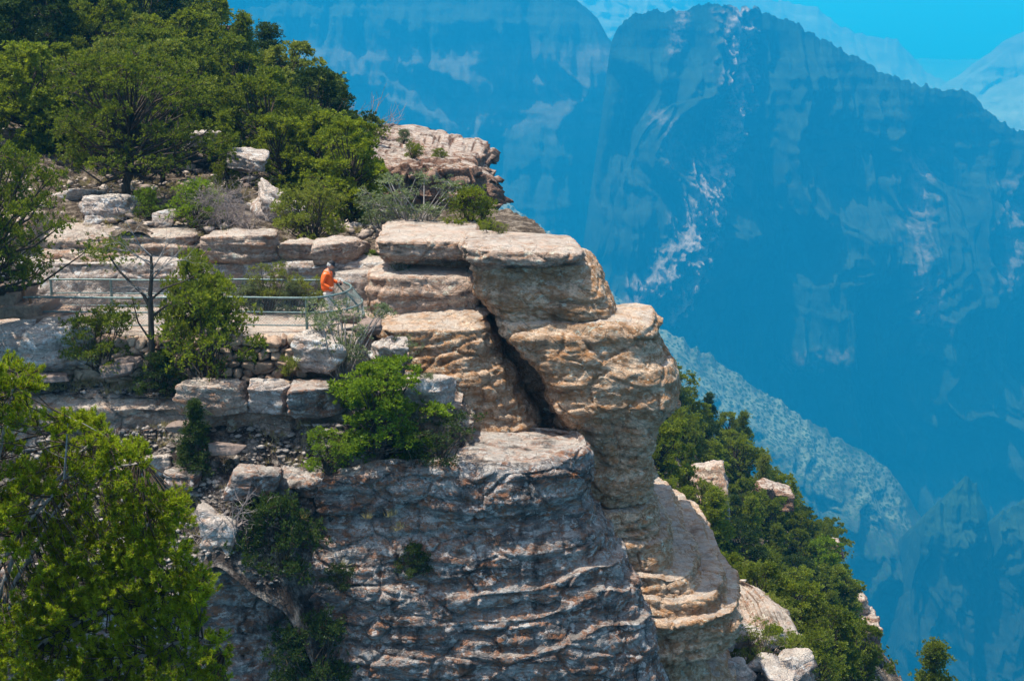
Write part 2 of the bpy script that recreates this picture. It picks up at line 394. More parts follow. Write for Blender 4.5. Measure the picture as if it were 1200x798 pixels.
_ico = {}
def ico(sub):
    if sub not in _ico:
        bm = bmesh.new(); bmesh.ops.create_icosphere(bm, subdivisions=sub, radius=1.0)
        _ico[sub] = (np.array([v.co[:] for v in bm.verts]), np.array([[v.index for v in f.verts] for f in bm.faces])); bm.free()
    return _ico[sub]
def block(size, seed, sub=5, sharp=16, extra=6, rough=0.05, jit=0.22, low=0.0):
    """angular rock: soft-min of planes. size = half extents. origin at the base centre"""
    rng = np.random.default_rng(seed); U, Fc = ico(sub)
    sx, sy, sz = size
    Sv = np.array(size, float)
    N = [(1, 0, 0), (-1, 0, 0), (0, 1, 0), (0, -1, 0), (0, 0, 1), (0, 0, -1)]
    N = np.array(N, float) + rng.normal(size=(6, 3)) * jit; D = np.full(6, 0.9) * rng.uniform(0.9, 1.05, 6)
    E = rng.normal(size=(extra, 3)); N = unit(np.concatenate([N, E])); D = np.concatenate([D, rng.uniform(0.98, 1.25, extra)])
    dot = np.maximum(U @ N.T, 0) / D
    r = (dot ** sharp).sum(1) ** (-1.0 / sharp)
    P = U * r[:, None] * Sv
    P = P + unit(P) * (fbm(P * 2.2 + seed * 3.7, 4, seed) * rough * float(np.mean(size)) * 1.6)[:, None]
    lay = noise(P * np.array([0.4, 0.4, 7.0]) + seed, seed + 2); P[:, :2] *= (1 + 0.035 * lay)[:, None]
    P[:, 2] += sz * (0.88 - low)
    return P, Fc
def rock(px, py, wpx, hpx, Y, seed, label, mat='white', dep=0.8, group=None, rz=None, sub=5, name='boulder', cat='boulder', jit=0.22, sharp=16, tilt=0.0, rough=0.05):
    """py is the middle of the block"""
    k = mpp(Y); hx, hz = wpx * k / 2, hpx * k / 2
    V, Fc = block((hx, hx * dep if hx > hz else hz * dep, hz), seed, sub, sharp, rough=rough, jit=jit)
    c = WV(px, py, Y); c.z -= hz * 0.95
    Nr = unit(V - np.array([0, 0, hz * 0.9])); V = V + Nr * rock_disp(V * 1.6 + np.array([px, 0, py]) * 0.3, seed + 400, min(0.16, 0.22 * min(hx, hz)), 1.4, 0.7, 0.8)[:, None]
    me = npmesh(name, V, Fc, False)
    rn = random.Random(seed)
    o = obj(name, me, M[mat], label=label, cat=cat, group=group, loc=c)
    o.rotation_euler = (tilt * 0.5, tilt, rn.uniform(-0.15, 0.15) if rz is None else rz)
    return o

def rock_disp(P, seed, amp, zf=1.0, blocks=0.5, strata=1.0):
    z = P[:, 2]; warp = 0.20 * fbm(P * np.array([0.25, 0.25, 0.15]), 3, seed + 50)
    q = P.copy(); q[:, 2] = (z + warp) * zf
    s1 = noise(q * np.array([0.22, 0.22, 1.5]), seed + 1); s2 = noise(q * np.array([0.5, 0.5, 4.2]), seed + 2); s3 = noise(q * np.array([0.9, 0.9, 10.0]), seed + 9)
    s1 = np.tanh(s1 * 4) * 0.8; s2 = np.tanh(s2 * 3.5) * 0.8; s3 = np.tanh(s3 * 3) * 0.8
    d = strata * (0.50 * s1 + 0.36 * s2 + 0.13 * s3)
    f1, f2, cid = worley(q * np.array([0.75, 0.75, 1.2]) + seed, seed + 5)
    d += blocks * (0.55 * (cid - 0.5) - 0.45 * (1 - sstep(0.0, 0.10, f2 - f1)))
    f1, f2, cid = worley(q * np.array([2.1, 2.1, 3.0]) + seed, seed + 6)
    d += blocks * (0.22 * (cid - 0.5) - 0.16 * (1 - sstep(0.0, 0.12, f2 - f1)))
    d += 0.7 * fbm(P * 0.45, 5, seed + 20) * 0.6 + 0.16 * fbm(P * 3.5, 3, seed + 30)
    return amp * d

def loft(name, levels, mat, seed, step=0.07, amp=0.3, n=3.2, cap=0.25, zf=1.0, blocks=0.5, strata=1.0, front=0.8, capslope=0.0, capy=0.0, smooth=False, wav=0.0, **tags):
    """levels from the TOP down: (py, pxL, pxR, Yfront, Yback)"""
    lv = []
    for (py, L, R, Yf, Yb) in levels:
        Yc = Yf + 0.3 * (Yb - Yf); z = float(W(0, py, Yf)[2]); lv.append([z, float(W(L, py, Yc)[0]), float(W(R, py, Yc)[0]), Yf, Yb])
    lv = np.array(lv)
    seg = np.sqrt((np.diff(lv, axis=0)[:, [0, 2, 3]] ** 2).sum(1)) + 1e-3
    cum = np.concatenate([[0], np.cumsum(seg)]); nv = max(8, int(cum[-1] / step))
    t = np.linspace(0, cum[-1], nv); K = np.stack([np.interp(t, cum, lv[:, k]) for k in range(5)], 1)
    # soften corners a little
    for _ in range(1): K[1:-1] = 0.25 * K[:-2] + 0.5 * K[1:-1] + 0.25 * K[2:]
    width = (lv[:, 2] - lv[:, 1]).max(); depth = (lv[:, 4] - lv[:, 3]).max()
    nf = int((width + depth) / step); nb = max(8, nf // 8)
    th = np.concatenate([np.linspace(math.pi, 2 * math.pi, nf, endpoint=False), np.linspace(0, math.pi, nb, endpoint=False)])
    c, s = np.cos(th), np.sin(th); e = 2.0 / n
    ux = np.sign(c) * np.abs(c) ** e; uy = np.sign(s) * np.abs(s) ** e
    # resample front more evenly along its arc
    d = np.concatenate([[0], np.cumsum(np.hypot(np.diff(ux[:nf]) * width, np.diff(uy[:nf]) * depth))]); tt = np.linspace(0, d[-1], nf)
    ux[:nf] = np.interp(tt, d, ux[:nf]); uy[:nf] = np.interp(tt, d, uy[:nf])
    nu = nf + nb
    cx = (K[:, 1] + K[:, 2]) / 2; ax = (K[:, 2] - K[:, 1]) / 2; cy = (K[:, 3] + K[:, 4]) / 2; ay = (K[:, 4] - K[:, 3]) / 2
    G = np.stack([cx[:, None] + ax[:, None] * ux, cy[:, None] + ay[:, None] * uy, np.repeat(K[:, :1], nu, 1)], -1)
    # cap rings
    nc = max(4, int(min(width, depth) / 2 / (step * 1.6)))
    rings = []
    for k in range(nc):
        f = (k / nc) ** 1.0
        zc = lv[0, 0] + cap * (1 - (1 - 0) * (f ** 2))
        ring = np.stack([cx[0] + ax[0] * ux * f, cy[0] + ay[0] * uy * f, np.full(nu, zc)], -1)
        rings.append(ring)
    capG = np.array(rings)
    A = np.concatenate([capG, G], 0); nr = len(A)
    if wav:
        q = A.copy(); q[..., 2] *= 0.25; wfade = np.ones(nr); wfade[:nc] = 0.15; wfade[nc:] = np.clip(0.15 + np.arange(nr - nc) * step / 1.0, 0, 1)
        A[..., 2] += (wav * wfade)[:, None] * (fbm(q.reshape(-1, 3) * 0.33, 3, seed + 70).reshape(A.shape[:2]) + 0.05 * (A[..., 0] - cx[0]))
    # tilt of the cap (capslope: metres of rise per metre towards -x, capy towards the back), faded out down the body
    fade = np.ones(nr); fade[nc:] = np.clip(1 - (np.arange(nr - nc) * step) / 1.2, 0, 1)
    A[..., 2] += fade[:, None] * (-(A[..., 0] - cx[0]) * capslope + (A[..., 1] - K[0, 3]) * capy)
    du = np.roll(A, -1, 1) - np.roll(A, 1, 1); dv = np.gradient(A, axis=0)
    N = unit(np.cross(du, dv)); ref = A - A.mean((0, 1)); sg = np.sign((N[nc + 2:] * ref[nc + 2:]).sum())
    N = N * sg
    N[0] = (0, 0, 1)
    P = A.reshape(-1, 3); Nn = N.reshape(-1, 3)
    d = rock_disp(P, seed, amp, zf, blocks, strata)
    up = np.clip(Nn[:, 2], 0, 1); d = d * (1 - 0.72 * up)
    P = P + Nn * d[:, None]
    me = npmesh(name, P, grid_faces(nu, nr, True), smooth)
    return obj(name, me, M[mat], **tags)

def rbf_fit(pts, vals, reg=0.0):
    P = np.asarray(pts, float); n = len(P)
    d = np.linalg.norm(P[:, None] - P[None], axis=-1); K = np.where(d > 0, d ** 2 * np.log(d + 1e-12), 0) + reg * np.eye(n)
    A = np.zeros((n + 3, n + 3)); A[:n, :n] = K; A[:n, n] = 1; A[:n, n + 1:] = P; A[n, :n] = 1; A[n + 1:, :n] = P.T
    cst = np.linalg.solve(A, np.concatenate([vals, [0, 0, 0]]))
    def f(x, y):
        x = np.asarray(x, float); y = np.asarray(y, float)
        d = np.sqrt((x[..., None] - P[:, 0]) ** 2 + (y[..., None] - P[:, 1]) ** 2)
        return (np.where(d > 0, d ** 2 * np.log(d + 1e-12), 0) * cst[:n]).sum(-1) + cst[n] + cst[n + 1] * x + cst[n + 2] * y
    return f

# field in (px, Y*6) space -> py
def field(ctrl):
    ctrl = np.array(ctrl, float)
    g = rbf_fit(np.stack([ctrl[:, 0], ctrl[:, 2] * 8], 1) / 100, ctrl[:, 1])
    return lambda px, Y: g(np.asarray(px, float) / 100, np.asarray(Y, float) * 8 / 100)
def field_mesh(name, f, px0, px1f, Y0, Y1, nu, nv, mat, seed, amp=0.35, skirt=40.0, pmin=-900, **tags):
    Ys = np.linspace(Y0, Y1, nv); u = np.linspace(0, 1, nu)
    PXs = px0 + (np.array([px1f(y) for y in Ys])[:, None] - px0) * u; YY = np.repeat(Ys[:, None], nu, 1)
    A = W(PXs, np.maximum(f(PXs, YY), pmin), YY)
    P = A.reshape(-1, 3)
    f1, f2, cid = worley(P * np.array([0.5, 0.5, 0.8]), seed)
    P[:, 2] += amp * (fbm(P * 0.35, 5, seed) + 0.8 * (cid - 0.5) * (fbm(P * 0.12, 2, seed + 9) > 0))
    A = P.reshape(nv, nu, 3)
    # skirt on the right and the front
    rows = [A]
    for k in range(1, 6):
        pass
    right = np.stack([A[:, -1] + np.array([0.25 * k, 0, -skirt * (k / 5.0) ** 1.3]) for k in range(1, 6)], 1)
    A = np.concatenate([A, right], 1); nu += 5
    return obj(name, npmesh(name, A, grid_faces(nu, nv)), M[mat], **tags)

# ================================================================== FAR SCENERY
def far_mat(name, cols, z0, z1, talus=None, spots=0.0, scale=0.02, bump=6.0, pale=(0.45, 0.36, 0.30)):
    """strata colours by height, vertical streaks, real bump"""
    t = NT(name); c = t.coord()
    zz = t.n('SeparateXYZ', Vector=c).outputs['Z']
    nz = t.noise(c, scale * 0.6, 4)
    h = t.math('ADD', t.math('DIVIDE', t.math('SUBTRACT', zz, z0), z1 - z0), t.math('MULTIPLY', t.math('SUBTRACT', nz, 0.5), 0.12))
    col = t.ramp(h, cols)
    col = t.mix(0.5, col, t.ramp(t.noise(t.map(c, (1, 1, 0.18)), scale * 2.2, 8, 0.7), [(0.35, 0.5), (0.65, 1.5)]), 'MULTIPLY')
    col = t.mix(0.5, col, t.ramp(t.noise(t.map(c, (0.1, 0.1, 3.0)), scale * 2.0, 6, 0.7), [(0.35, 0.5), (0.65, 1.5)]), 'MULTIPLY')
    at = t.n('Attribute', attribute_name='talus').outputs['Fac']  # mask for pale scree and for sunlit strips painted into the colour
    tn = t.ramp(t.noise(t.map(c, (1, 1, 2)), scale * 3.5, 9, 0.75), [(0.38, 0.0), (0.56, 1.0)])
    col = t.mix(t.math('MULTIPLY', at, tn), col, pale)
    if spots:
        v = t.n('TexVoronoi', Vector=c, Scale=scale * 6.5); sp = t.ramp(v.outputs['Distance'], [(0.36, 1.0), (0.48, 0.0)])
        col = t.mix(t.math('MULTIPLY', sp, spots), col, (0.03, 0.05, 0.025))
    b = t.bump(t.noise(t.map(c, (1, 1, 0.5)), scale * 2, 10, 0.7), bump)
    return t.principled(col, 0.95, b, spec=0.05)

def mountain(name, sky_pts, Y, profile, seed, mat, nu=420, nv=260, ribs=60.0, ribscale=220.0, ledge=12.0, detail=8.0, scree_lit_lines=(), flute=1.0, zr=0.28, efreq=0.05, kdec=26.0, edge=3.0, **tags):
    """skyline in photo pixels at distance Y; profile: (drop in px below the skyline, metres nearer to the viewer)"""
    sky_pts = np.array(sky_pts, float)
    u = np.linspace(sky_pts[0, 0], sky_pts[-1, 0], nu); sy = np.interp(u, sky_pts[:, 0], sky_pts[:, 1])
    sy = sy + edge * fbm(np.stack([u * efreq, 0 * u, 0 * u], -1), 6, seed, 0.66)
    top = W(u, sy, np.full(nu, float(Y)))
    k = mpp(Y); pr = np.array(profile, float); v = np.linspace(0, 1, nv) ** 1.15
    drop = v * pr[-1, 0]; near = np.interp(drop, pr[:, 0], pr[:, 1]); drop_m = drop * k
    w_ = max(3, int(nu * 110.0 / (u[-1] - u[0]))); ker = np.hanning(w_ * 2 + 1); ker /= ker.sum()
    sm = np.convolve(np.pad(sy, w_, mode='edge'), ker, 'valid'); kk = np.exp(-(drop / kdec) ** 1.5)[:, None]
    syd = sm[None] * (1 - kk) + sy[None] * kk
    A = W(np.repeat(u[None], nv, 0), syd, np.full((nv, nu), float(Y))); A[..., 2] -= drop_m[:, None]; A[..., 1] -= near[:, None]
    A[..., 0] *= (A[..., 1] / Y)
    P = A.reshape(-1, 3)
    q = P / ribscale
    wq = q + 0.35 * np.stack([fbm(q * 1.3, 2, seed + 1), 0 * q[:, 0], fbm(q * 1.3, 2, seed + 2)], -1)
    rid = 1 - np.abs(fbm(wq * np.array([1, 0.4, zr]), 5, seed + 3, 0.55)) * 1.7
    fade = np.repeat(np.clip(drop / 60.0, 0.12, 1)[:, None], nu, 1).ravel()
    P[:, 1] -= ribs * rid * fade
    st = noise(np.stack([P[:, 0] / 900, P[:, 1] / 900, P[:, 2] / (ledge * 3.2)], -1), seed + 5) + 0.6 * noise(np.stack([P[:, 0] / 500, P[:, 1] / 500, P[:, 2] / (ledge * 1.1)], -1), seed + 6)
    P[:, 1] -= ledge * st * np.minimum(fade * 1.5, 1)
    P[:, 1] -= detail * fbm(P / (detail * 5), 4, seed + 7) * fade
    P[:, 2] += detail * 0.5 * fbm(P / (detail * 4), 4, seed + 8) * fade
    fl = 1 - 2.2 * np.abs(fbm(np.stack([P[:, 0] / (detail * 3.2), P[:, 1] / 400, P[:, 2] / (detail * 17)], -1), 4, seed + 12))
    P[:, 1] -= detail * 1.3 * fl * fade * flute
    tl = np.zeros(len(P))  # pale mask along the lines: scree and painted sunlight
    if scree_lit_lines:
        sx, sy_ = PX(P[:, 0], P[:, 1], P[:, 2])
        for (pts, wdt, amt, push) in scree_lit_lines:
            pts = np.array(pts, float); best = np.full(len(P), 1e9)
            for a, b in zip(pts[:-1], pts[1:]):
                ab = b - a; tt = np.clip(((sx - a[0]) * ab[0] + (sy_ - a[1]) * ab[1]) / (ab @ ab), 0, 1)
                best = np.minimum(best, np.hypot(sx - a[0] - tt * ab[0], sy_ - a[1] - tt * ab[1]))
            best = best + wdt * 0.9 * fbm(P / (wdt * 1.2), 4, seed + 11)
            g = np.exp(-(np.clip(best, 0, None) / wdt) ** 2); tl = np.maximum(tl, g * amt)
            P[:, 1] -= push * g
    back = P.reshape(nv, nu, 3)[0] + np.array([0, 900.0 * Y / 3000, -600.0 * Y / 3000])
    A = np.concatenate([back[None], P.reshape(nv, nu, 3)], 0)
    me = npmesh(name, A, grid_faces(nu, nv + 1), False)
    at = me.attributes.new('talus', 'FLOAT', 'POINT'); at.data.foreach_set('value', np.concatenate([np.zeros(nu), tl]).astype(np.float32))  # also carries the painted sunlit bands, not scree alone
    return obj(name, me, mat, kind='structure', **tags)

fm_ridge = far_mat('ridge_rock', [(0.0, (0.016, 0.024, 0.020)), (0.25, (0.026, 0.030, 0.024)), (0.5, (0.018, 0.030, 0.022)), (0.72, (0.022, 0.030, 0.024)), (0.9, (0.020, 0.034, 0.024)), (1.0, (0.010, 0.022, 0.012))], -1150, 80, scale=0.012, bump=10, pale=(0.36, 0.25, 0.235))
mountain('canyon_ridge', [(560, 900), (640, 560), (676, 330), (696, 200), (708, 110), (716, 52), (720, 38), (730, 24), (745, 16), (762, 11), (790, 13), (806, 12), (818, 6), (835, 4), (852, 6), (861, 14), (868, 9), (885, 9), (905, 18), (940, 32), (980, 55), (1020, 78), (1060, 96), (1100, 103), (1135, 108), (1150, 122), (1170, 140), (1200, 156), (1260, 190), (1400, 240)],
         2600, [(0, 0), (15, 14), (95, 34), (100, 46), (200, 92), (210, 96), (250, 104), (380, 172), (450, 186), (640, 290), (860, 380), (1000, 520)], 11, fm_ridge,
         nu=760, nv=520, ribs=95, ribscale=230, ledge=11, detail=15, efreq=0.14, edge=3.0,
         scree_lit_lines=[([(862, 20), (866, 90), (862, 120), (830, 190), (820, 240), (795, 300), (755, 340), (740, 360)], 14, 1.0, 60), ([(862, 125), (850, 190), (835, 250), (815, 320), (785, 370)], 10, 0.9, 45),  # pale scree, with the sunlit ravine strips painted into it
                      ([(1080, 190), (1075, 290), (1090, 380)], 14, 0.45, 8), ([(1190, 220), (1188, 330)], 12, 0.4, 6), ([(920, 425), (990, 420)], 9, 0.4, 2), ([(800, 20), (790, 60)], 7, 0.5, 5), ([(770, 140), (790, 150), (785, 200)], 10, 0.3, 5)])
fm_wall = far_mat('wall_rock', [(0.0, (0.02, 0.028, 0.024)), (0.55, (0.022, 0.03, 0.026)), (0.76, (0.026, 0.034, 0.028)), (0.79, (0.075, 0.068, 0.062)), (0.90, (0.085, 0.076, 0.07)), (0.92, (0.03, 0.04, 0.03)), (1.0, (0.024, 0.036, 0.026))], -1250, 115, scale=0.009, bump=14)
mountain('canyon_wall', [(-200, -60), (240, -55), (420, -45), (560, -30), (640, -15), (675, 0), (686, 8), (700, 22), (709, 40), (718, 50), (740, 54), (790, 80), (850, 160)],
         3100, [(0, 0), (40, 24), (95, 40), (102, 60), (150, 76), (160, 95), (420, 300), (430, 310), (700, 460)], 23, fm_wall, nu=420, nv=260, ribs=80, ribscale=330, ledge=12, detail=11, edge=2.5)
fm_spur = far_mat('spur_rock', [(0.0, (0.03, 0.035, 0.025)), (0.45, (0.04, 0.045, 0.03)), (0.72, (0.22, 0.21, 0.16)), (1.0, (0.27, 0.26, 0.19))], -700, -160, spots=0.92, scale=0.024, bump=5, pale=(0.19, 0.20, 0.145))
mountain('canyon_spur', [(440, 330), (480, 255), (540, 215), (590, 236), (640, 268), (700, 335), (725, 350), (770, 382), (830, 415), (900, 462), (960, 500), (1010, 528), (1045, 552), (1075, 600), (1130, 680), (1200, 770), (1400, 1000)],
         2000, [(0, 0), (25, 45), (70, 130), (80, 134), (170, 150), (190, 160), (420, 220), (600, 300)], 37, fm_spur, nu=520, nv=340, flute=0.15, zr=1.0, efreq=0.12, kdec=10, scree_lit_lines=[([(520, 235), (590, 262), (640, 300), (700, 365), (770, 415), (830, 455), (900, 505), (960, 540), (1030, 575)], 42, 1.0, 0)], ribs=38, ribscale=120, ledge=6, detail=12, edge=3)  # the line paints the spur's sunlit crest band as paler rock
fm_pin = far_mat('pinnacle_rock', [(0.0, (0.018, 0.02, 0.016)), (0.6, (0.022, 0.028, 0.02)), (0.85, (0.025, 0.04, 0.025)), (1.0, (0.03, 0.055, 0.03))], -960, -590, scale=0.02, bump=8)
mountain('canyon_pinnacles', [(1020, 830), (1050, 740), (1066, 690), (1078, 620), (1095, 592), (1112, 578), (1130, 560), (1146, 572), (1156, 600), (1164, 640), (1172, 606), (1184, 590), (1200, 586), (1230, 560), (1290, 600), (1400, 700)],
         1800, [(0, 0), (20, 8), (120, 26), (135, 34), (260, 60), (420, 120)], 41, fm_pin, nu=360, nv=260, ribs=34, ribscale=60, ledge=7, detail=14, edge=7, kdec=110, efreq=0.12, zr=0.5)
fm_far = far_mat('far_mesa_rock', [(0.0, (0.16, 0.11, 0.08)), (0.45, (0.22, 0.14, 0.10)), (0.6, (0.34, 0.27, 0.22)), (0.8, (0.18, 0.13, 0.10)), (1.0, (0.26, 0.2, 0.16))], -1100, 250, scale=0.004, bump=30)
mountain('distant_mesa', [(500, -90), (700, -60), (860, -25), (905, 0), (938, 6), (958, 10), (985, 32), (1010, 40), (1050, 48), (1064, 62), (1085, 85), (1110, 100), (1160, 118), (1220, 145)],
         7200, [(0, 0), (10, 60), (14, 160), (40, 300), (46, 320), (70, 600), (78, 620), (230, 1800)], 53, fm_far, nu=360, nv=200, ribs=170, ribscale=900, ledge=50, detail=26, edge=2.0, efreq=0.12)
mountain('distant_mesa', [(1040, 150), (1090, 118), (1112, 96), (1140, 76), (1160, 62), (1180, 48), (1205, 34), (1250, 22), (1400, 10)],
         6600, [(0, 0), (10, 60), (14, 160), (40, 300), (46, 320), (70, 600), (78, 620), (230, 1800)], 59, fm_far, nu=240, nv=150, ribs=170, ribscale=900, ledge=30, detail=26, edge=1.4)
mountain('distant_rim', [(300, 66), (900, 68), (1060, 70), (1120, 69), (1200, 72), (1500, 71)],
         11500, [(0, 0), (6, 100), (9, 300), (24, 500), (30, 600), (80, 2500)], 61, fm_far, nu=260, nv=90, ribs=260, ribscale=1500, ledge=40, detail=40, edge=0.8)
# canyon floor: one sheet to the horizon
def canyon_floor():
    n = 220; xs = np.linspace(-1, 1, n); ys = np.linspace(0, 1, n)
    X, Yv = np.meshgrid(np.sign(xs) * np.abs(xs) ** 1.8 * 14000, -600 + ys ** 1.8 * 15500)
    P = np.stack([X, Yv, np.zeros_like(X)], -1).reshape(-1, 3)
    P[:, 2] = -1250 + 130 * fbm(P / 1800, 5, 77)
    obj('canyon_floor', npmesh('canyon_floor', P, grid_faces(n, n)), fm_far, kind='structure')
canyon_floor()
# haze
def haze():
    bm = bmesh.new(); bmesh.ops.create_cube(bm, size=1.0)
    z0, z1 = -1620.0, 420.0
    for v in bm.verts:
        v.co.x = v.co.x * 34000; v.co.y = v.co.y * 18500 + 7400; v.co.z = z0 if v.co.z < 0 else z1
    me = bpy.data.meshes.new('haze'); bm.to_mesh(me); bm.free()
    m = bpy.data.materials.new('haze'); m.use_nodes = True; t = m.node_tree; t.nodes.clear()
    o = t.nodes.new('ShaderNodeOutputMaterial'); v = t.nodes.new('ShaderNodeVolumePrincipled')
    v.inputs['Color'].default_value = HAZE_COL + (1,); v.inputs['Density'].default_value = HAZE_D
    v.inputs['Absorption Color'].default_value = HAZE_ABS + (1,)
    v.inputs['Anisotropy'].default_value = HAZE_G
    t.links.new(v.outputs[0], o.inputs['Volume'])
    obj('haze', me, m, kind='stuff')
HAZE_COL = (0.014, 0.40, 0.91); HAZE_ABS = (0.06, 0.30, 0.7); HAZE_D = 3.5e-4; HAZE_G = 0.1
haze()


# ================================================================== NEAR: TERRAIN
Z_T = float(W(360, 393, 40.0)[2])            # level of the overlook path
def at_z(px, py, z):
    """point on the horizontal plane z seen at a pixel"""
    d = W(px, py, 1.0); return d * (z / d[2])

# --- upper hillside (in pixel x distance space)
HILL = field([(-200, 330, 43), (60, 318, 43.5), (200, 312, 43.5), (330, 312, 44), (430, 300, 44.5), (560, 300, 44.5),
              (-200, 240, 46.5), (60, 268, 46), (160, 262, 46), (250, 266, 46), (400, 279, 46), (470, 278, 46), (560, 277, 46), (640, 276, 46),
              (-200, 190, 52), (0, 205, 52), (100, 222, 52), (200, 226, 54), (300, 236, 54), (400, 256, 54), (450, 262, 54), (520, 268, 52),
              (-200, 90, 62), (0, 120, 62), (100, 130, 64), (200, 150, 66), (300, 180, 66), (400, 222, 64), (470, 250, 62),
              (-200, 0, 75), (0, 45, 75), (100, 60, 78), (200, 85, 80), (300, 135, 80), (380, 172, 78), (440, 200, 74),
              (-200, -60, 95), (0, -10, 95), (150, 10, 95), (232, 45, 95), (290, 85, 90), (340, 122, 88), (390, 162, 84)])
def hill_right(Y):
    return float(np.interp(Y, [43, 46, 50, 56, 62, 70, 78, 86, 95, 104], [560, 640, 620, 560, 520, 470, 425, 350, 262, 235]))
field_mesh('hillside', HILL, -260, hill_right, 44.9, 104, 420, 420, 'soil', 5, amp=0.30, skirt=60, kind='structure')
def on_hill(px, Y): return WV(px, float(HILL(px, Y)), Y)

# --- lower right slope
SLOPE = field([(560, 560, 70), (700, 560, 70), (800, 660, 70), (900, 770, 70), (1000, 880, 70), (1080, 960, 70), (560, 700, 55), (700, 720, 55), (800, 800, 55), (900, 900, 55), (1000, 960, 55), (1100, 1020, 55),
               (560, 500, 88), (720, 500, 88), (800, 580, 88), (880, 660, 88), (960, 730, 88), (1040, 800, 88), (1100, 860, 88),
               (640, 440, 108), (740, 460, 108), (800, 508, 108), (860, 555, 108), (920, 618, 108), (970, 675, 108), (1020, 745, 108), (1060, 790, 108),
               (640, 430, 122), (780, 475, 122), (850, 530, 122), (920, 598, 122), (965, 660, 122), (1010, 730, 122), (1050, 790, 122)])
def slope_right(Y): return float(np.interp(Y, [50, 70, 88, 108, 122, 130], [1150, 1120, 1070, 1000, 960, 940]))
field_mesh('lower_slope', SLOPE, 540, slope_right, 50, 124, 360, 320, 'soil', 9, amp=0.55, skirt=140, kind='structure')
def on_slope(px, Y): return WV(px, float(SLOPE(px, Y)), Y)

ST = dict(kind='structure')
# --- the prow on the right
loft('prow_lower_cliff', [(594, 672, 758, 40.3, 48), (604, 668, 762, 40.0, 48), (636, 664, 768, 39.9, 49), (640, 664, 776, 39.7, 49), (672, 662, 784, 39.6, 49), (677, 660, 808, 39.3, 50), (698, 660, 816, 39.2, 50), (703, 655, 838, 38.9, 50), (722, 655, 846, 38.8, 50), (726, 652, 858, 38.6, 50), (745, 650, 861, 38.6, 50), (768, 650, 845, 38.7, 50), (792, 650, 800, 39.0, 50), (860, 640, 850, 38.5, 52), (1100, 600, 900, 37.0, 54)],
     'prow', 101, wav=0.25, amp=0.42, blocks=0.55, strata=0.7, zf=1.3, n=4.5, step=0.055, **ST)
loft('prow_main_cliff', [(372, 592, 742, 40.5, 42.3), (378, 584, 762, 40.1, 42.5), (392, 592, 770, 39.9, 43), (408, 604, 768, 39.9, 46), (432, 618, 776, 39.7, 48), (464, 636, 790, 39.5, 48), (480, 642, 794, 39.4, 48), (498, 648, 778, 39.6, 48), (530, 655, 766, 39.8, 48), (560, 662, 764, 39.9, 48), (590, 668, 760, 40.1, 48), (598, 680, 748, 40.5, 48)],
     'prow', 111, wav=0.2, amp=0.36, blocks=0.6, strata=0.42, zf=1.0, step=0.05, n=5.5, cap=0.08, **ST)
loft('prow_upper_block', [(306, 552, 684, 40.9, 44), (313, 548, 692, 40.6, 44.5), (328, 549, 702, 40.4, 47), (345, 552, 709, 40.2, 47), (362, 560, 717, 40.1, 47), (376, 574, 722, 40.1, 47), (388, 590, 716, 40.3, 47), (394, 600, 700, 40.8, 46)],
     'prow', 121, amp=0.30, blocks=0.6, strata=0.5, zf=1.2, step=0.045, n=5.5, cap=0.1, **ST)
loft('prow_cap_ledge', [(290, 545, 676, 40.4, 43.8), (296, 541, 682, 40.1, 44), (306, 543, 683, 40.1, 44.2), (314, 548, 676, 40.4, 45), (320, 560, 664, 41.0, 45)],
     'prowcap', 131, amp=0.26, blocks=0.8, strata=0.7, zf=2, step=0.045, n=6, cap=0.05, capslope=0.05, **ST)
loft('back_cap_ledge', [(280, 446, 556, 42.3, 47), (284, 442, 560, 42.0, 47), (298, 443, 560, 42.0, 47), (306, 456, 552, 42.6, 47)],
     'prowcap', 141, amp=0.24, blocks=0.8, strata=0.7, zf=2, step=0.045, n=6, cap=0.05, **ST)
loft('crack_back_cliff', [(330, 545, 640, 43.2, 47), (420, 560, 680, 43.0, 47), (600, 560, 700, 42.6, 47)], 'prow', 145, amp=0.3, blocks=0.7, step=0.09, n=6, **ST)
# --- wall between the path and the prow
loft('recess_cliff', [(302, 452, 580, 43.0, 48), (318, 452, 566, 42.9, 48), (340, 486, 562, 42.6, 48), (360, 486, 572, 42.0, 48), (370, 446, 584, 41.3, 48), (380, 444, 574, 40.6, 48), (388, 440, 578, 40.2, 48), (440, 436, 600, 39.95, 48), (500, 400, 628, 39.8, 48), (560, 400, 650, 39.6, 48), (640, 400, 670, 39.4, 48)],
     'prow', 151, amp=0.30, blocks=0.7, strata=0.6, zf=1.3, step=0.055, n=5, **ST)
loft('path_end_boulder_ledge', [(314, 396, 512, 44.2, 48), (320, 390, 516, 43.6, 48), (330, 390, 518, 43.45, 48), (362, 390, 518, 43.4, 48), (384, 392, 516, 43.3, 48), (420, 392, 516, 43.3, 48)],
     'white', 161, amp=0.17, blocks=0.3, strata=0.5, step=0.05, n=5, cap=0.16, capslope=-0.02, **ST)
loft('cream_wall', [(322, 446, 556, 42.0, 46), (326, 436, 562, 41.8, 46), (344, 432, 566, 41.7, 46), (366, 432, 566, 41.7, 46), (374, 440, 564, 41.8, 46), (390, 440, 560, 41.8, 46)],
     'prowcap', 165, amp=0.24, blocks=0.5, strata=0.6, step=0.05, n=5, cap=0.14, **ST)
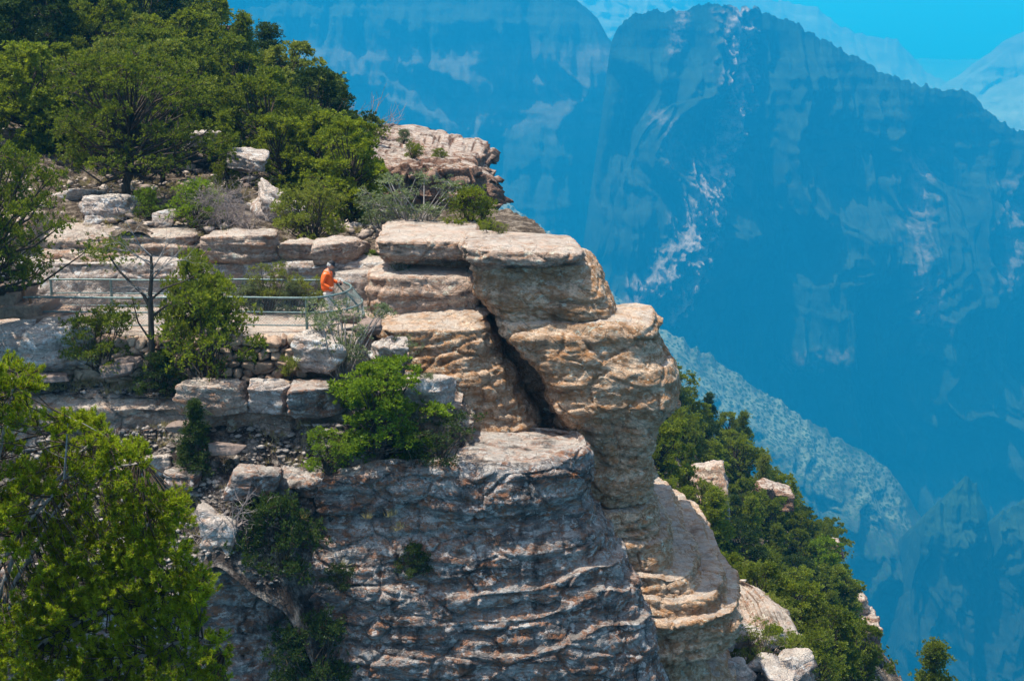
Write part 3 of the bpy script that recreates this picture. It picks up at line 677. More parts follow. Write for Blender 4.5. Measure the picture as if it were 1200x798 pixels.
# --- rock wall behind the path
loft('back_rock_wall', [(304, -260, 520, 44.6, 48), (308, -260, 500, 44.2, 48), (330, -260, 480, 44.1, 48), (372, -260, 440, 44.0, 48), (400, -260, 440, 43.9, 48)],
     'white', 171, amp=0.25, blocks=0.6, strata=0.7, step=0.07, n=8, **ST)
loft('upper_rock_band', [(276, -260, 236, 45.0, 48), (280, -260, 232, 44.8, 48), (306, -260, 232, 44.7, 48), (312, -260, 236, 44.7, 48)],
     'wall', 181, amp=0.3, blocks=0.6, strata=0.9, zf=1.4, step=0.07, n=8, **ST)
# --- path bench and the wall under it
loft('path_bench', [(393, -260, 422, 39.5, 44), (397, -260, 428, 39.4, 44), (420, -260, 440, 39.4, 44), (450, -260, 450, 39.3, 44), (470, -260, 460, 39.2, 44)],
     'wall', 191, amp=0.10, blocks=0.5, strata=0.5, step=0.07, n=7, cap=0.0, **ST)
loft('mid_ledge', [(458, -260, 520, 38.7, 42), (461, -260, 530, 38.4, 42), (474, -260, 540, 38.2, 42), (478, -260, 545, 37.95, 42), (500, -260, 548, 37.95, 42), (520, -260, 552, 37.95, 42), (600, -260, 560, 37.9, 42)],
     'wall', 201, amp=0.36, blocks=1.0, strata=0.8, step=0.06, n=8, cap=0.1, **ST)
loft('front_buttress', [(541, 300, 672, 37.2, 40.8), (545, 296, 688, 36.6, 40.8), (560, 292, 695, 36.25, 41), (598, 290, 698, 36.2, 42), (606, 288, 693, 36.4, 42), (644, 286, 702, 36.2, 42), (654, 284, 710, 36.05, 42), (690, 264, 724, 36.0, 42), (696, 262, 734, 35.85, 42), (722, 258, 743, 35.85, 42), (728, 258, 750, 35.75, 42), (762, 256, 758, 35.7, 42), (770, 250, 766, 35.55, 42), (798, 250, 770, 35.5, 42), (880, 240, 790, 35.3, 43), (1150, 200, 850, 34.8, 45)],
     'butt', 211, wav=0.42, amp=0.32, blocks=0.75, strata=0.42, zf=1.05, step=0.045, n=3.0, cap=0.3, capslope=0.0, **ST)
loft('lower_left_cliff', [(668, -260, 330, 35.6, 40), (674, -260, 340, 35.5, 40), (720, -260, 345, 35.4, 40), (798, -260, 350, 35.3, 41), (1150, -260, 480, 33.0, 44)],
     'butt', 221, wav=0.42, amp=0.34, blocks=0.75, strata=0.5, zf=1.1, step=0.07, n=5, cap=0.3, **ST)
# --- scree between
SCREE = field([(-260, 520, 37.7), (50, 515, 37.7), (150, 512, 37.7), (250, 512, 37.7), (350, 512, 37.7), (450, 512, 37.8), (560, 512, 37.9), (50, 503, 38.2), (250, 503, 38.2), (450, 503, 38.2),
               (450, 545, 36.8), (380, 556, 36.6), (560, 540, 36.9), (300, 590, 36.4), (200, 600, 36.2), (50, 610, 36.2), (-260, 620, 36.2), (400, 600, 36.0), (500, 650, 35.9),
               (300, 655, 35.5), (200, 670, 35.3), (50, 680, 35.2), (-260, 680, 35.2), (400, 668, 35.5)])
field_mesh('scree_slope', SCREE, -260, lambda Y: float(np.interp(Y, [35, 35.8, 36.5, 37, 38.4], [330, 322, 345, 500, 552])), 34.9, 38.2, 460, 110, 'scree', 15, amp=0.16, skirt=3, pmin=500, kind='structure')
LITTER = field([(-260, 462, 38.3), (50, 460, 38.3), (200, 462, 38.3), (350, 462, 38.3), (520, 470, 38.3), (-260, 420, 39.4), (100, 436, 39.4), (200, 440, 39.4), (350, 446, 39.4), (470, 440, 39.4), (530, 440, 39.4)])
field_mesh('ledge_soil', LITTER, -260, lambda Y: 500, 38.25, 39.6, 460, 50, 'scree', 16, amp=0.12, skirt=1, kind='structure')
# --- path surface
def path_surface():
    n, m = 300, 60
    xs = np.linspace(0, 1, n); ys = np.linspace(0, 1, m); P = np.zeros((m, n, 3))
    xl = float(W(-260, 390, 40)[0]); xr = float(W(412, 390, 40)[0])
    for j, v in enumerate(ys):
        Y = 39.35 + v * 4.2
        e = xr + 0.5 - 1.0 * abs(v - 0.5) ** 2 * 1.2
        P[j, :, 0] = xl + (e - xl) * xs; P[j, :, 1] = Y
    q = P.reshape(-1, 3); q[:, 2] = Z_T + 0.05 * fbm(q * 1.2, 4, 3) + 0.02
    q[:, 2] -= 0.25 * np.clip((39.5 - q[:, 1]) / 0.2, 0, 1)
    obj('path', npmesh('path', q, grid_faces(n, m)), M['path'], kind='structure')
path_surface()
# --- outcrop at the end of the wooded ridge
loft('far_outcrop', [(178, 424, 520, 64, 74), (184, 418, 552, 62.6, 74), (192, 414, 566, 62, 74), (206, 414, 577, 61.6, 74), (216, 416, 572, 61.8, 74), (230, 418, 581, 61.4, 74), (244, 418, 577, 61.6, 74), (262, 420, 583, 61.4, 74), (290, 420, 584, 61.0, 74), (340, 420, 592, 60.5, 75), (460, 410, 610, 59, 78), (700, 380, 640, 57, 80)],
     'outcrop', 231, amp=0.78, blocks=1.1, strata=1.3, zf=0.75, step=0.09, n=6.0, cap=0.1, capslope=0.13, capy=0.06, **ST)
loft('talus_ledge', [(776, 820, 880, 47, 54), (782, 800, 905, 45.5, 54), (800, 790, 925, 44, 54), (825, 780, 950, 43, 54), (1000, 740, 1010, 42, 56)],
     'wall', 271, amp=0.45, blocks=1.3, strata=0.4, step=0.08, n=2.6, cap=0.6, **ST)

#@@OBJ
# ================================================================== OBJECTS
# --- loose stones (nobody could count them)
def scatter_stones(name, pts, smin, smax, seed, mat, flat=0.6, **tags):
    rng = np.random.default_rng(seed); U, Fc = ico(1); n = len(pts)
    s = smin + (smax - smin) * rng.random(n) ** 3.5
    sc3 = s[:, None] * rng.uniform(0.6, 1.3, (n, 3)) * np.array([1, 1, flat])
    V = U[None] * (1 + 0.38 * rng.normal(size=(n, len(U), 1)).clip(-1, 1)) * sc3[:, None]
    a = rng.uniform(0, 6.28, n); ca, sa = np.cos(a), np.sin(a)
    X = V[..., 0] * ca[:, None] - V[..., 1] * sa[:, None]; Yy = V[..., 0] * sa[:, None] + V[..., 1] * ca[:, None]
    V = np.stack([X, Yy, V[..., 2]], -1) + np.asarray(pts)[:, None]
    Fa = (Fc[None] + (np.arange(n) * len(U))[:, None, None]).reshape(-1, 3)
    return obj(name, npmesh(name, V, Fa), M[mat], kind='stuff', **tags)
rng = np.random.default_rng(8)
def field_pts(f, pxa, pxb, Ya, Yb, n, dens=None, lift=0.02):
    px = rng.uniform(pxa, pxb, n * 3); Y = rng.uniform(Ya, Yb, n * 3)
    keep = fbm(np.stack([px / 60, Y * 0.8, 0 * Y], -1), 3, 91) > -0.25 if dens is None else np.ones(n * 3, bool)
    px, Y = px[keep][:n], Y[keep][:n]
    P = W(px, np.maximum(f(px, Y), 500) if f is SCREE else f(px, Y), Y); P[:, 2] += lift; return P
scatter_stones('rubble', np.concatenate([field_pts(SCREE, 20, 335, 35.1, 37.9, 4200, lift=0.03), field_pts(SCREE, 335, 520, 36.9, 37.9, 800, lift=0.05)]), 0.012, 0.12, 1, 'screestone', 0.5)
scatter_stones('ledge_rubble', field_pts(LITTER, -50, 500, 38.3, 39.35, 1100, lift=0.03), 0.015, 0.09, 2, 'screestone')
p = np.stack([rng.uniform(-14.5, -4.3, 2600), rng.uniform(39.45, 43.2, 2600), np.full(2600, Z_T + 0.02)], -1)
scatter_stones('path_gravel', p, 0.015, 0.06, 3, 'stones')
scatter_stones('slope_rubble', field_pts(SLOPE, 760, 1000, 52, 75, 1500, lift=0.1), 0.05, 0.35, 4, 'stones')
scatter_stones('hillside_rubble', field_pts(HILL, -50, 500, 45.5, 60, 1500, lift=0.05), 0.04, 0.25, 5, 'stones')

from mathutils.bvhtree import BVHTree
def drop_pts(objs, n, seed, px=(0, 1200), minz=0.6, lift=0.01):
    rg = np.random.default_rng(seed); out = []
    for o in objs:
        me = o.data; V = np.empty(len(me.vertices) * 3, np.float32); me.vertices.foreach_get('co', V); V = V.reshape(-1, 3)
        Fq = np.empty(len(me.polygons) * 4, np.int32); me.polygons.foreach_get('vertices', Fq)
        bv = BVHTree.FromPolygons(V.tolist(), Fq.reshape(-1, 4).tolist()); lo, hi = V.min(0), V.max(0); k = 0
        for _ in range(n * 6):
            x, y = rg.uniform(lo[0], hi[0]), rg.uniform(lo[1], hi[1]); hit = bv.ray_cast(Vector((x, y, hi[2] + 1)), Vector((0, 0, -1)))
            if hit[0] is None or hit[1].z < minz: continue
            q = PX(*hit[0])[0]
            if not (px[0] < q < px[1]): continue
            out.append((hit[0].x, hit[0].y, hit[0].z + lift)); k += 1
            if k >= n: break
    return np.array(out)
O = bpy.data.objects
scatter_stones('talus_rubble', drop_pts([O['talus_ledge']], 900, 3, (790, 960), 0.3, 0.04), 0.04, 0.30, 6, 'stones')
scatter_stones('ledge_gravel', drop_pts([O['front_buttress'], O['prow_cap_ledge'], O['prow_main_cliff'], O['far_outcrop']], 420, 4, (380, 800), 0.75), 0.012, 0.075, 7, 'stones')
# --- rocks that can be told apart
G1 = 'rock blocks along the ledge above the path'
rock(283, 288, 98, 36, 44.9, 1, 'long pale rock block above the railing with a dark notch at its left end', 'wall', 0.7, G1, rz=0.02, sharp=26, jit=0.10)
rock(350, 294, 44, 31, 44.8, 2, 'wedge shaped pale rock block between the long block and the cracked block', 'wall', 0.9, G1, rz=0.1, sharp=24, jit=0.2)
rock(394, 293, 60, 30, 44.7, 3, 'pale rock block with a diagonal crack just behind the person', 'wall', 0.8, G1, rz=-0.05, sharp=26, jit=0.12)
G2 = 'boulders on the wooded slope'
rock(128, 246, 64, 38, 47.5, 4, 'large grey boulder with a shadowed underside below the big spreading pinyon', 'white', 0.9, G2, jit=0.15)
rock(88, 240, 52, 30, 49.5, 5, 'flat topped boulder just behind the large grey boulder', 'white', 0.9, G2)
rock(240, 160, 34, 17, 57, 6, 'small squared pale boulder highest among the trees of the wooded slope', 'white', 0.9, G2, jit=0.12)
rock(288, 188, 48, 24, 54, 7, 'pointed pale boulder with a rusty lower corner among the trees', 'white', 0.9, G2, tilt=0.18)
rock(318, 240, 56, 40, 49.5, 8, 'blue grey tilted slab beside the dead grey brush', 'white', 0.9, G2, tilt=0.5)
rock(195, 256, 26, 22, 46.8, 9, 'small pale boulder beside the dense green bush', 'white', 0.9, G2)
rock(16, 160, 40, 26, 56, 10, 'rust streaked rock showing at the left edge of the wooded slope', 'wall', 0.9, G2)
rock(20, 262, 70, 34, 45.6, 42, 'pale block at the far left above the railing', 'wall', 0.9, G2)
G3 = 'boulders below the path'
rock(372, 410, 62, 44, 38.9, 11, 'rounded grey boulder under the near end of the railing beside the dry stone wall', 'white', 0.9, G3, jit=0.2)
rock(448, 412, 44, 40, 38.9, 12, 'leaning pale boulder right of the grey green shrub under the curved railing', 'white', 0.9, G3, tilt=0.5)
rock(497, 462, 66, 46, 38.3, 13, 'large white boulder at the right end of the ledge below the path', 'white', 0.9, G3, jit=0.2)
rock(316, 462, 50, 44, 37.9, 14, 'blue grey squared block with a dark cleft on its left in the lower ledge', 'white', 0.8, G3, jit=0.1, sharp=24)
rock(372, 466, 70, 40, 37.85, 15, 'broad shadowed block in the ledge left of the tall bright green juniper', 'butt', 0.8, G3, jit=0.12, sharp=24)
rock(250, 462, 80, 42, 37.9, 16, 'squared buff block with a vertical joint below the big green bush', 'wall', 0.7, G3, jit=0.06, sharp=28)
rock(137, 432, 50, 14, 38.5, 17, 'flat pale slab lying on the dark litter beside the snag', 'stones', 0.8, G3, jit=0.2)
rock(152, 424, 26, 14, 38.6, 18, 'small slab lying on the flat pale slab', 'stones', 0.8, G3)
rock(62, 442, 38, 9, 38.3, 19, 'thin white slab on the dark litter at the left', 'stones', 0.8, G3)
rock(68, 400, 92, 56, 39.0, 20, 'big pale bedrock boulder below the stone steps', 'white', 0.6, G3, jit=0.12)
rock(8, 404, 60, 50, 39.0, 21, 'pale blue stained boulder at the left edge below the steps', 'white', 0.6, G3, jit=0.12)
rock(260, 628, 44, 74, 35.7, 22, 'tall upright pale boulder with a rust stain standing in the scree', 'white', 0.8, G3, jit=0.18)
rock(175, 545, 60, 26, 36.9, 23, 'layered pale rock at the left of the scree', 'white', 0.8, G3)
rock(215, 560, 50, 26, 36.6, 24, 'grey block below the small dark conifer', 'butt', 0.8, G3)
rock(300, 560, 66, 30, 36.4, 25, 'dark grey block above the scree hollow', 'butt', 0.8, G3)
rock(268, 525, 30, 12, 36.9, 26, 'small flat white slab right of the small dark conifer', 'stones', 0.8, G3)
rock(212, 500, 34, 14, 37.2, 27, 'small white stone left of the small dark conifer', 'stones', 0.8, G3)
rock(410, 372, 24, 14, 40.3, 28, 'low pale stone under the curved end of the railing', 'stones', 0.8, G3)
rock(434, 384, 30, 16, 40.0, 29, 'low pale stone outside the curved end of the railing', 'stones', 0.8, G3)
G4 = 'rocks on the tree covered slope at the lower right'
rock(832, 566, 46, 62, 84, 31, 'weathered pale rock fin between the trees behind the prow', 'wall', 1.0, G4, jit=0.25)
rock(914, 582, 34, 30, 98, 32, 'reddish rock knob on the skyline of the lower slope', 'outcrop', 1.0, G4)
rock(896, 576, 22, 20, 97, 33, 'small reddish rock left of the reddish knob', 'outcrop', 1.0, G4)
rock(980, 640, 12, 20, 100, 34, 'narrow red rock at the skyline above the white ledges', 'outcrop', 1.0, G4)
rock(1000, 706, 30, 50, 95, 35, 'upper of the two pale topped rock steps on the lower skyline', 'wall', 1.2, G4, jit=0.1)
rock(1014, 742, 36, 54, 93, 36, 'lower of the two pale topped rock steps on the lower skyline', 'outcrop', 1.2, G4, jit=0.1)
G5 = 'talus rocks at the foot of the prow'
for i, (a, b, c_, d_, s_) in enumerate([(868, 742, 44, 22, 'tilted pale slab highest on the talus at the foot of the prow'), (902, 748, 40, 18, 'pale block right of the tilted slab on the talus'), (846, 752, 30, 18, 'small brown stone against the prow above the talus'),
                                       (930, 776, 48, 22, 'broad white block at the right edge of the talus'), (895, 776, 34, 18, 'rough pale stone in the middle of the talus'), (860, 784, 46, 24, 'half buried pale boulder at the bottom of the talus'), (912, 794, 40, 18, 'flat pale boulder lowest on the talus near the trees')]):
    rock(a, b, c_, d_, 46.5 - i * 0.5, 60 + i, s_, 'white', 0.9, G5, tilt=0.15 * (-1) ** i)
rock(266, 36, 38, 13, 92, 71, 'flat overhanging rock ledge on the skyline among the highest trees', 'outcrop', 1.2, None, jit=0.05, sharp=30, name='overhanging_ledge', cat='rock ledge')
rock(333, 85, 18, 26, 88, 72, 'small red and white rock right of the tall pointed conifer', 'outcrop', 1.0, G2)
rock(348, 103, 16, 9, 86, 73, 'tiny pale rock on the skyline right of the red and white rock', 'white', 1.0, G2)

# --- dry stone wall below the path (one thing, stones are its pattern)
def stone_wall(name, pxa, pxb, pya, pyb, Y, seed, label):
    rng = np.random.default_rng(seed); k = mpp(Y); Vs, Fs, off = [], [], 0
    x0, x1 = float(W(pxa, pya, Y)[0]), float(W(pxb, pya, Y)[0]); z1, z0 = float(W(pxa, pya, Y)[2]), float(W(pxa, pyb, Y)[2])
    z = z1
    while z > z0:
        h = rng.uniform(0.13, 0.30); x = x0 - rng.uniform(0, 0.3)
        while x < x1:
            wd = rng.uniform(0.20, 0.55)
            V, Fc = block((wd / 2 * 1.03, 0.28, h / 2 * 1.06), int(rng.integers(1e6)), 3, 14, 5, rough=0.08, jit=0.30)
            V[:, 2] -= h / 2 * 0.88
            a = rng.normal() * 0.2; ca, sa = math.cos(a), math.sin(a); V = np.stack([V[:, 0] * ca - V[:, 2] * sa, V[:, 1], V[:, 0] * sa + V[:, 2] * ca], -1)
            V += np.array([x + wd / 2, Y + rng.normal() * 0.05 + (z - z0) * 0.1, z - h / 2 + rng.normal() * 0.03]); Vs.append(V); Fs.append(Fc + off); off += len(V); x += wd
        z -= h
    obj(name, npmesh(name, np.concatenate(Vs), np.concatenate(Fs)), M['wallstone'], label=label, cat='stone wall')
stone_wall('dry_stone_wall', 72, 348, 396, 456, 39.05, 5, 'brown dry stone retaining wall holding up the edge of the path')

# --- stone steps at the left
def steps():
    base = WV(60, 392, 40.6)
    e = empty('stone_steps', base, 'rough stone steps climbing away at the left end of the path', 'steps')
    for i, (px, py, wd) in enumerate([(82, 388, 54), (58, 374, 56), (34, 360, 56), (6, 348, 60)]):
        k = mpp(40.6); V, Fc = block((wd * k / 2, 1.1, 0.24), 300 + i, 4, 26, 3, rough=0.05, jit=0.05)
        c = WV(px, py, 40.6); c.z = Z_T + 0.08 + i * 0.33 - 0.22
        obj('step', npmesh('step', V, Fc), M['wallstone'], e, loc=c - base)
steps()

# --- railing: pipes, posts and wire mesh
def railing():
    YN, YF = 40.0, 43.1
    base = Vector((float(W(360, 393, YN)[0]), YN, Z_T))
    e = empty('pipe_railing', base, 'green pipe railing with wire mesh running round the overlook path', 'railing')
    b = np.array(base)
    def loop(h, tipx, bulge=0.0):
        xs = float(W(30, 390, YN)[0]); xt = float(W(tipx, 360, 41.4)[0]); xc = xt - 1.15
        pts = [(x, YN, 0) for x in np.linspace(xs, xc, 24)]
        for a in np.linspace(-90, 90, 22)[1:-1]:
            a = math.radians(a); pts.append((xc + (xt - xc) * math.cos(a), (YN + YF) / 2 + (YF - YN) / 2 * math.sin(a), 0))
        xs2 = float(W(60, 370, YF)[0])
        pts += [(x, YF, 0) for x in np.linspace(xc, xs2, 24)]
        P = np.array(pts); P[:, 2] = Z_T + h + 0.012 * np.sin(P[:, 0] * 1.3); return P
    tops = loop(1.10, 411); mids = loop(0.68, 424); lows = loop(0.30, 426)
    obj('top_rail', swept('top_rail', tops - b, 0.030), M['rail'], e)
    obj('middle_rail', swept('middle_rail', mids - b, 0.025), M['rail'], e)
    obj('bottom_rail', swept('bottom_rail', lows - b, 0.020), M['rail'], e)
    for px, Y in [(360, YN), (196, YN), (38, YN), (337, YF), (236, YF), (132, YF), (62, YF)]:
        x = float(W(px, 390 if Y == YN else 368, Y)[0]); q = np.array([[x, Y, Z_T - 0.05], [x, Y, Z_T + 0.5], [x, Y, Z_T + 1.09]])
        po = obj('post', swept('post', q - b, 0.042), M['rail'] if px != 38 else M['rusty'], e)
        obj('base_plate', tube_mesh('base_plate', [[*(q[0] + [0, 0, 0.06] - b), *(q[0] + [0, 0, 0.14] - b), 0.09, 0.06]], 8), M['rail'], po)
    for k in (27, 31, 36, 41):      # leaning posts round the nose
        q = np.array([lows[k] - [0, 0, 0.3], mids[k], tops[k]])
        obj('post', swept('post', q - b, 0.035), M['rail'], e)
    # mesh: diagonal wires between the bottom and the top rail
    arc = np.concatenate([[0], np.cumsum(np.linalg.norm(np.diff(mids, axis=0), axis=1))]); Ltot = arc[-1]
    def at(s, v):
        P = []
        for A in (lows, mids, tops): P.append(np.stack([np.interp(s, arc, A[:, k]) for k in range(3)], -1))
        v = np.asarray(v)[:, None]
        return np.where(v < 0.5, P[0] * (1 - 2 * v) + P[1] * 2 * v, P[1] * (2 - 2 * v) + P[2] * (2 * v - 1))
    segs = []; pitch = 0.085
    for sgn in (1, -1):
        for s0 in np.arange(-1.0, Ltot + 1.0, pitch):
            t = np.linspace(0, 1, 7); s = s0 + sgn * t * 0.80
            ok = (s >= 0) & (s <= Ltot)
            Q = at(np.clip(s, 0, Ltot), t)
            for i in range(6):
                if ok[i] and ok[i + 1]: segs.append([*(Q[i] - b), *(Q[i + 1] - b), 0.0032, 0.0032])
    obj('wire_mesh', tube_mesh('wire_mesh', segs, 3), M['wire'], e)
railing()
def handrail():
    b = WV(38, 392, 40.2); e = empty('steps_handrail', b, 'dark pipe handrail sloping up beside the stone steps at the far left', 'handrail')
    for dy in (0, 1.0):
        p = [WV(38, 333, 40.2), WV(20, 322, 40.2), WV(-60, 282, 40.2)]
        pts = np.array([[v.x, v.y + dy, v.z] for v in p]) - np.array(b)
        obj('rail', swept('rail', pts, 0.034), M['rusty'] if dy else M['rail'], e)
    for px, t, bb in [(28, 328, 384), (-20, 302, 360)]:
        a = WV(px, t, 40.2) - b; c = WV(px, bb, 40.2) - b
        obj('post', swept('post', np.array([a, (a + c) / 2, c]), 0.034), M['rusty'], e)
handrail()

# --- the person
def person():
    skin = plain('skin', (0.50, 0.27, 0.19), 0.6, 0, 0.08)
    jacket = plain('orange_jacket', (0.80, 0.115, 0.012), 0.75, 0, 0.12, 6, 0.02); trous = plain('light_trousers', (0.58, 0.55, 0.50), 0.85, 0, 0.08, 6, 0.02)
    dark = plain('black_cloth', (0.012, 0.013, 0.018), 0.7); shoe = plain('brown_shoe', (0.06, 0.04, 0.03), 0.7); hairm = plain('grey_hair', (0.42, 0.40, 0.38), 0.8, 0, 0.3, 40)
    Y = 41.9; x = float(W(385, 375, Y)[0]); base = Vector((x, Y, Z_T + 0.04))
    e = empty('person', base, 'person in an orange jacket, pale trousers and black cap looking down over the railing', 'person', rz=0.0, s=1.05)
    def skinned(name, nodes, edges, mat, parent, sub=2):
        me = bpy.data.meshes.new(name); me.from_pydata([n_[:3] for n_ in nodes], edges, []); me.update()
        o = obj(name, me, mat, parent)
        md = o.modifiers.new('skin', 'SKIN'); md.use_smooth_shade = True
        sv = me.skin_vertices[0].data
        for i, n_ in enumerate(nodes):
            r = n_[3]; sv[i].radius = (r, r) if not isinstance(r, tuple) else r; sv[i].use_root = (i == 0)
        s2 = o.modifiers.new('sub', 'SUBSURF'); s2.levels = sub; s2.render_levels = sub
        return o
    # body faces +x, head bowed; y is away from the viewer (his left side)
    R = -0.10; Lf = 0.10
    body_n = [(0, 0, 0.92, 0.14), (0.0, 0, 1.08, 0.13), (-0.01, 0, 1.25, 0.145), (-0.005, 0, 1.40, 0.12), (0.03, 0, 1.48, 0.065), (0.065, 0, 1.535, 0.058),
              (0.0, R, 0.86, 0.10), (0.03, R, 0.48, 0.065), (-0.02, R, 0.09, 0.042), (0.14, R - 0.01, 0.035, 0.035),
              (0.0, Lf, 0.86, 0.10), (0.07, Lf, 0.48, 0.065), (0.05, Lf, 0.09, 0.042), (0.21, Lf + 0.01, 0.035, 0.035),
              (-0.03, -0.20, 1.40, 0.062), (-0.11, -0.27, 1.14, 0.048), (0.07, -0.27, 1.02, 0.034), (0.13, -0.26, 1.00, 0.032),
              (-0.02, 0.20, 1.40, 0.062), (0.05, 0.27, 1.16, 0.048), (0.24, 0.22, 1.10, 0.034), (0.30, 0.20, 1.09, 0.032)]
    body_e = [(0, 1), (1, 2), (2, 3), (3, 4), (4, 5), (0, 6), (6, 7), (7, 8), (8, 9), (0, 10), (10, 11), (11, 12), (12, 13), (3, 14), (14, 15), (15, 16), (16, 17), (3, 18), (18, 19), (19, 20), (20, 21)]
    me_parts = []
    body = skinned('body', body_n, body_e, skin, e)
    # head: shaped ico, part of the body mesh
    U, Fc = ico(4); P = U.copy()
    P[:, 0] *= 0.098; P[:, 1] *= 0.077; P[:, 2] *= 0.118
    fx = np.clip(U[:, 0], 0, 1)
    P[:, 0] += 0.012 * fx * (U[:, 2] < -0.3)                                            # jaw
    P[:, 1] *= 1 - 0.25 * np.clip(-U[:, 2], 0, 1)
    nose = np.exp(-((U[:, 1] / 0.16) ** 2 + ((U[:, 2] + 0.10) / 0.24) ** 2)) * (U[:, 0] > 0); P[:, 0] += 0.030 * nose
    for s in (-1, 1):
        eye = np.exp(-(((U[:, 1] - s * 0.38) / 0.16) ** 2 + ((U[:, 2] - 0.10) / 0.13) ** 2)) * (U[:, 0] > 0); P[:, 0] -= 0.013 * eye
        ear = np.exp(-((U[:, 0] + 0.05) / 0.13) ** 2 - ((U[:, 2] + 0.02) / 0.22) ** 2) * (U[:, 1] * s > 0.6); P[:, 1] += s * 0.020 * ear
    mouth = np.exp(-((U[:, 1] / 0.30) ** 2 + ((U[:, 2] + 0.45) / 0.05) ** 2)) * (U[:, 0] > 0); P[:, 0] -= 0.006 * mouth
    rot = Matrix.Rotation(math.radians(28), 3, 'Y'); Rn = np.array(rot)
    hc = np.array([0.105, 0, 1.625])
    Pw = P @ Rn.T + hc
    head = obj('head', npmesh('head', Pw, Fc, True), skin, e)
    def onhead(V): return np.asarray(V) @ Rn.T + hc
    # hair and short beard round the lower head
    m = ((U[:, 0] < 0.15) & (U[:, 2] > -0.55) & (U[:, 2] < 0.4)) | ((U[:, 0] > 0.2) & (U[:, 2] < -0.52)) 
    keep = [f for f in Fc if m[f].all()]
    obj('hair', npmesh('hair', onhead(P * np.array([1.10, 1.13, 1.06])), np.array(keep), True), hairm, head)
    keep = [f for f in Fc if (U[f][:, 2] > 0.20).all()]
    cap = obj('cap', npmesh('cap', onhead(P * np.array([1.15, 1.17, 1.12]) + [0, 0, 0.006]), np.array(keep), True), dark, head)
    V = []
    for rr in (0.085, 0.185):
        for a in np.linspace(-1.15, 1.15, 13):
            V.append([0.01 + rr * math.cos(a), (0.085 if rr < 0.1 else 0.092) * math.sin(a), 0.034 - 0.02 * (rr > 0.1)])
    V = np.array(V); V2 = V + [0, 0, 0.008]; VV = np.concatenate([V, V2]); g = grid_faces(13, 2)
    side = np.array([[i, i + 1, i + 27, i + 26] for i in range(13, 25)])
    obj('brim', npmesh('brim', onhead(VV), np.concatenate([g, g + 26, side]), True), dark, cap)
    gl = []
    for s in (-1, 1):
        th = np.linspace(0, 2 * math.pi, 11); c = np.array([[0.094, s * 0.034 + 0.022 * math.cos(a), 0.012 + 0.017 * math.sin(a)] for a in th]); gl += polyline(c, 0.0028)
        gl += polyline([[0.094, s * 0.056, 0.016], [0.0, s * 0.080, 0.012]], 0.0028)
    gl = np.array(gl); gl[:, :3] = onhead(gl[:, :3]); gl[:, 3:6] = onhead(gl[:, 3:6]); obj('glasses', tube_mesh('glasses', gl, 5), dark, head)
    # hands: palm plus five bent fingers, one skinned mesh each
    def hand(wr, d, curl, side):
        wr = Vector(wr); d = Vector(d).normalized(); sidev = Vector((0, 0, 1)).cross(d).normalized(); upv = d.cross(sidev)
        nodes = [(*wr, 0.026), (*(wr + d * 0.05), (0.036))]; ed = [(0, 1)]
        for k, (off, ln) in enumerate([(-0.030, 0.062), (-0.010, 0.078), (0.010, 0.084), (0.030, 0.076)]):
            b_ = wr + d * 0.085 + upv * off; i0 = len(nodes); nodes.append((*b_, 0.0105)); ed.append((1, i0)); cur = b_; dd = d.copy()
            for j in range(3):
                dd = (dd + sidev * curl * side).normalized(); cur = cur + dd * ln / 3; nodes.append((*cur, 0.0088 - j * 0.0008)); ed.append((len(nodes) - 2, len(nodes) - 1))
        t0 = wr + d * 0.03 + upv * 0.034; nodes.append((*t0, 0.012)); ed.append((1, len(nodes) - 1))
        for j in range(2):
            t0 = t0 + (d * 0.7 + upv * 0.5 + sidev * curl * side * 0.5).normalized() * 0.03; nodes.append((*t0, 0.0105)); ed.append((len(nodes) - 2, len(nodes) - 1))
        return nodes, ed
    n1, e1 = hand((0.115, -0.262, 1.003), (0.95, 0.12, -0.25), 0.45, 1); skinned('hand', n1, e1, skin, body, 1)
    n2, e2 = hand((0.285, 0.205, 1.095), (0.95, -0.1, -0.1), 0.5, -1); skinned('hand', n2, e2, skin, body, 1)
    # clothes
    jn = [(0, 0, 0.84, 0.21), (0.0, 0, 1.02, 0.20), (-0.015, 0, 1.22, 0.205), (-0.02, 0, 1.36, 0.17), (0.02, 0, 1.46, 0.085), (0.045, 0, 1.50, 0.080),
          (-0.03, -0.19, 1.39, 0.085), (-0.12, -0.27, 1.13, 0.072), (0.055, -0.27, 1.025, 0.055), (0.085, -0.268, 1.01, 0.055), (-0.02, 0.19, 1.39, 0.085), (0.05, 0.27, 1.15, 0.070), (0.22, 0.225, 1.105, 0.055), (0.26, 0.21, 1.10, 0.053)]
    je = [(0, 1), (1, 2), (2, 3), (3, 4), (4, 5), (3, 6), (6, 7), (7, 8), (8, 9), (3, 10), (10, 11), (11, 12), (12, 13)]
    skinned('jacket', jn, je, jacket, e)
    tn = [(0, 0, 0.90, (0.15, 0.13)), (0.0, R, 0.80, 0.115), (0.03, R, 0.48, 0.088), (-0.02, R, 0.10, 0.072), (0.0, Lf, 0.80, 0.115), (0.07, Lf, 0.48, 0.088), (0.05, Lf, 0.10, 0.072)]
    te = [(0, 1), (1, 2), (2, 3), (0, 4), (4, 5), (5, 6)]
    skinned('trousers', tn, te, trous, e)
    for xx, yy in ((-0.02, R), (0.05, Lf)):
        skinned('shoe', [(xx - 0.03, yy, 0.045, 0.05), (xx + 0.08, yy, 0.04, 0.048), (xx + 0.19, yy, 0.03, 0.035)], [(0, 1), (1, 2)], shoe, e, 1)
    # small dark camera held in the far hand
    c0 = base + Vector((0.37, 0.19, 1.10)); bm = bmesh.new(); bmesh.ops.create_cube(bm, size=1)
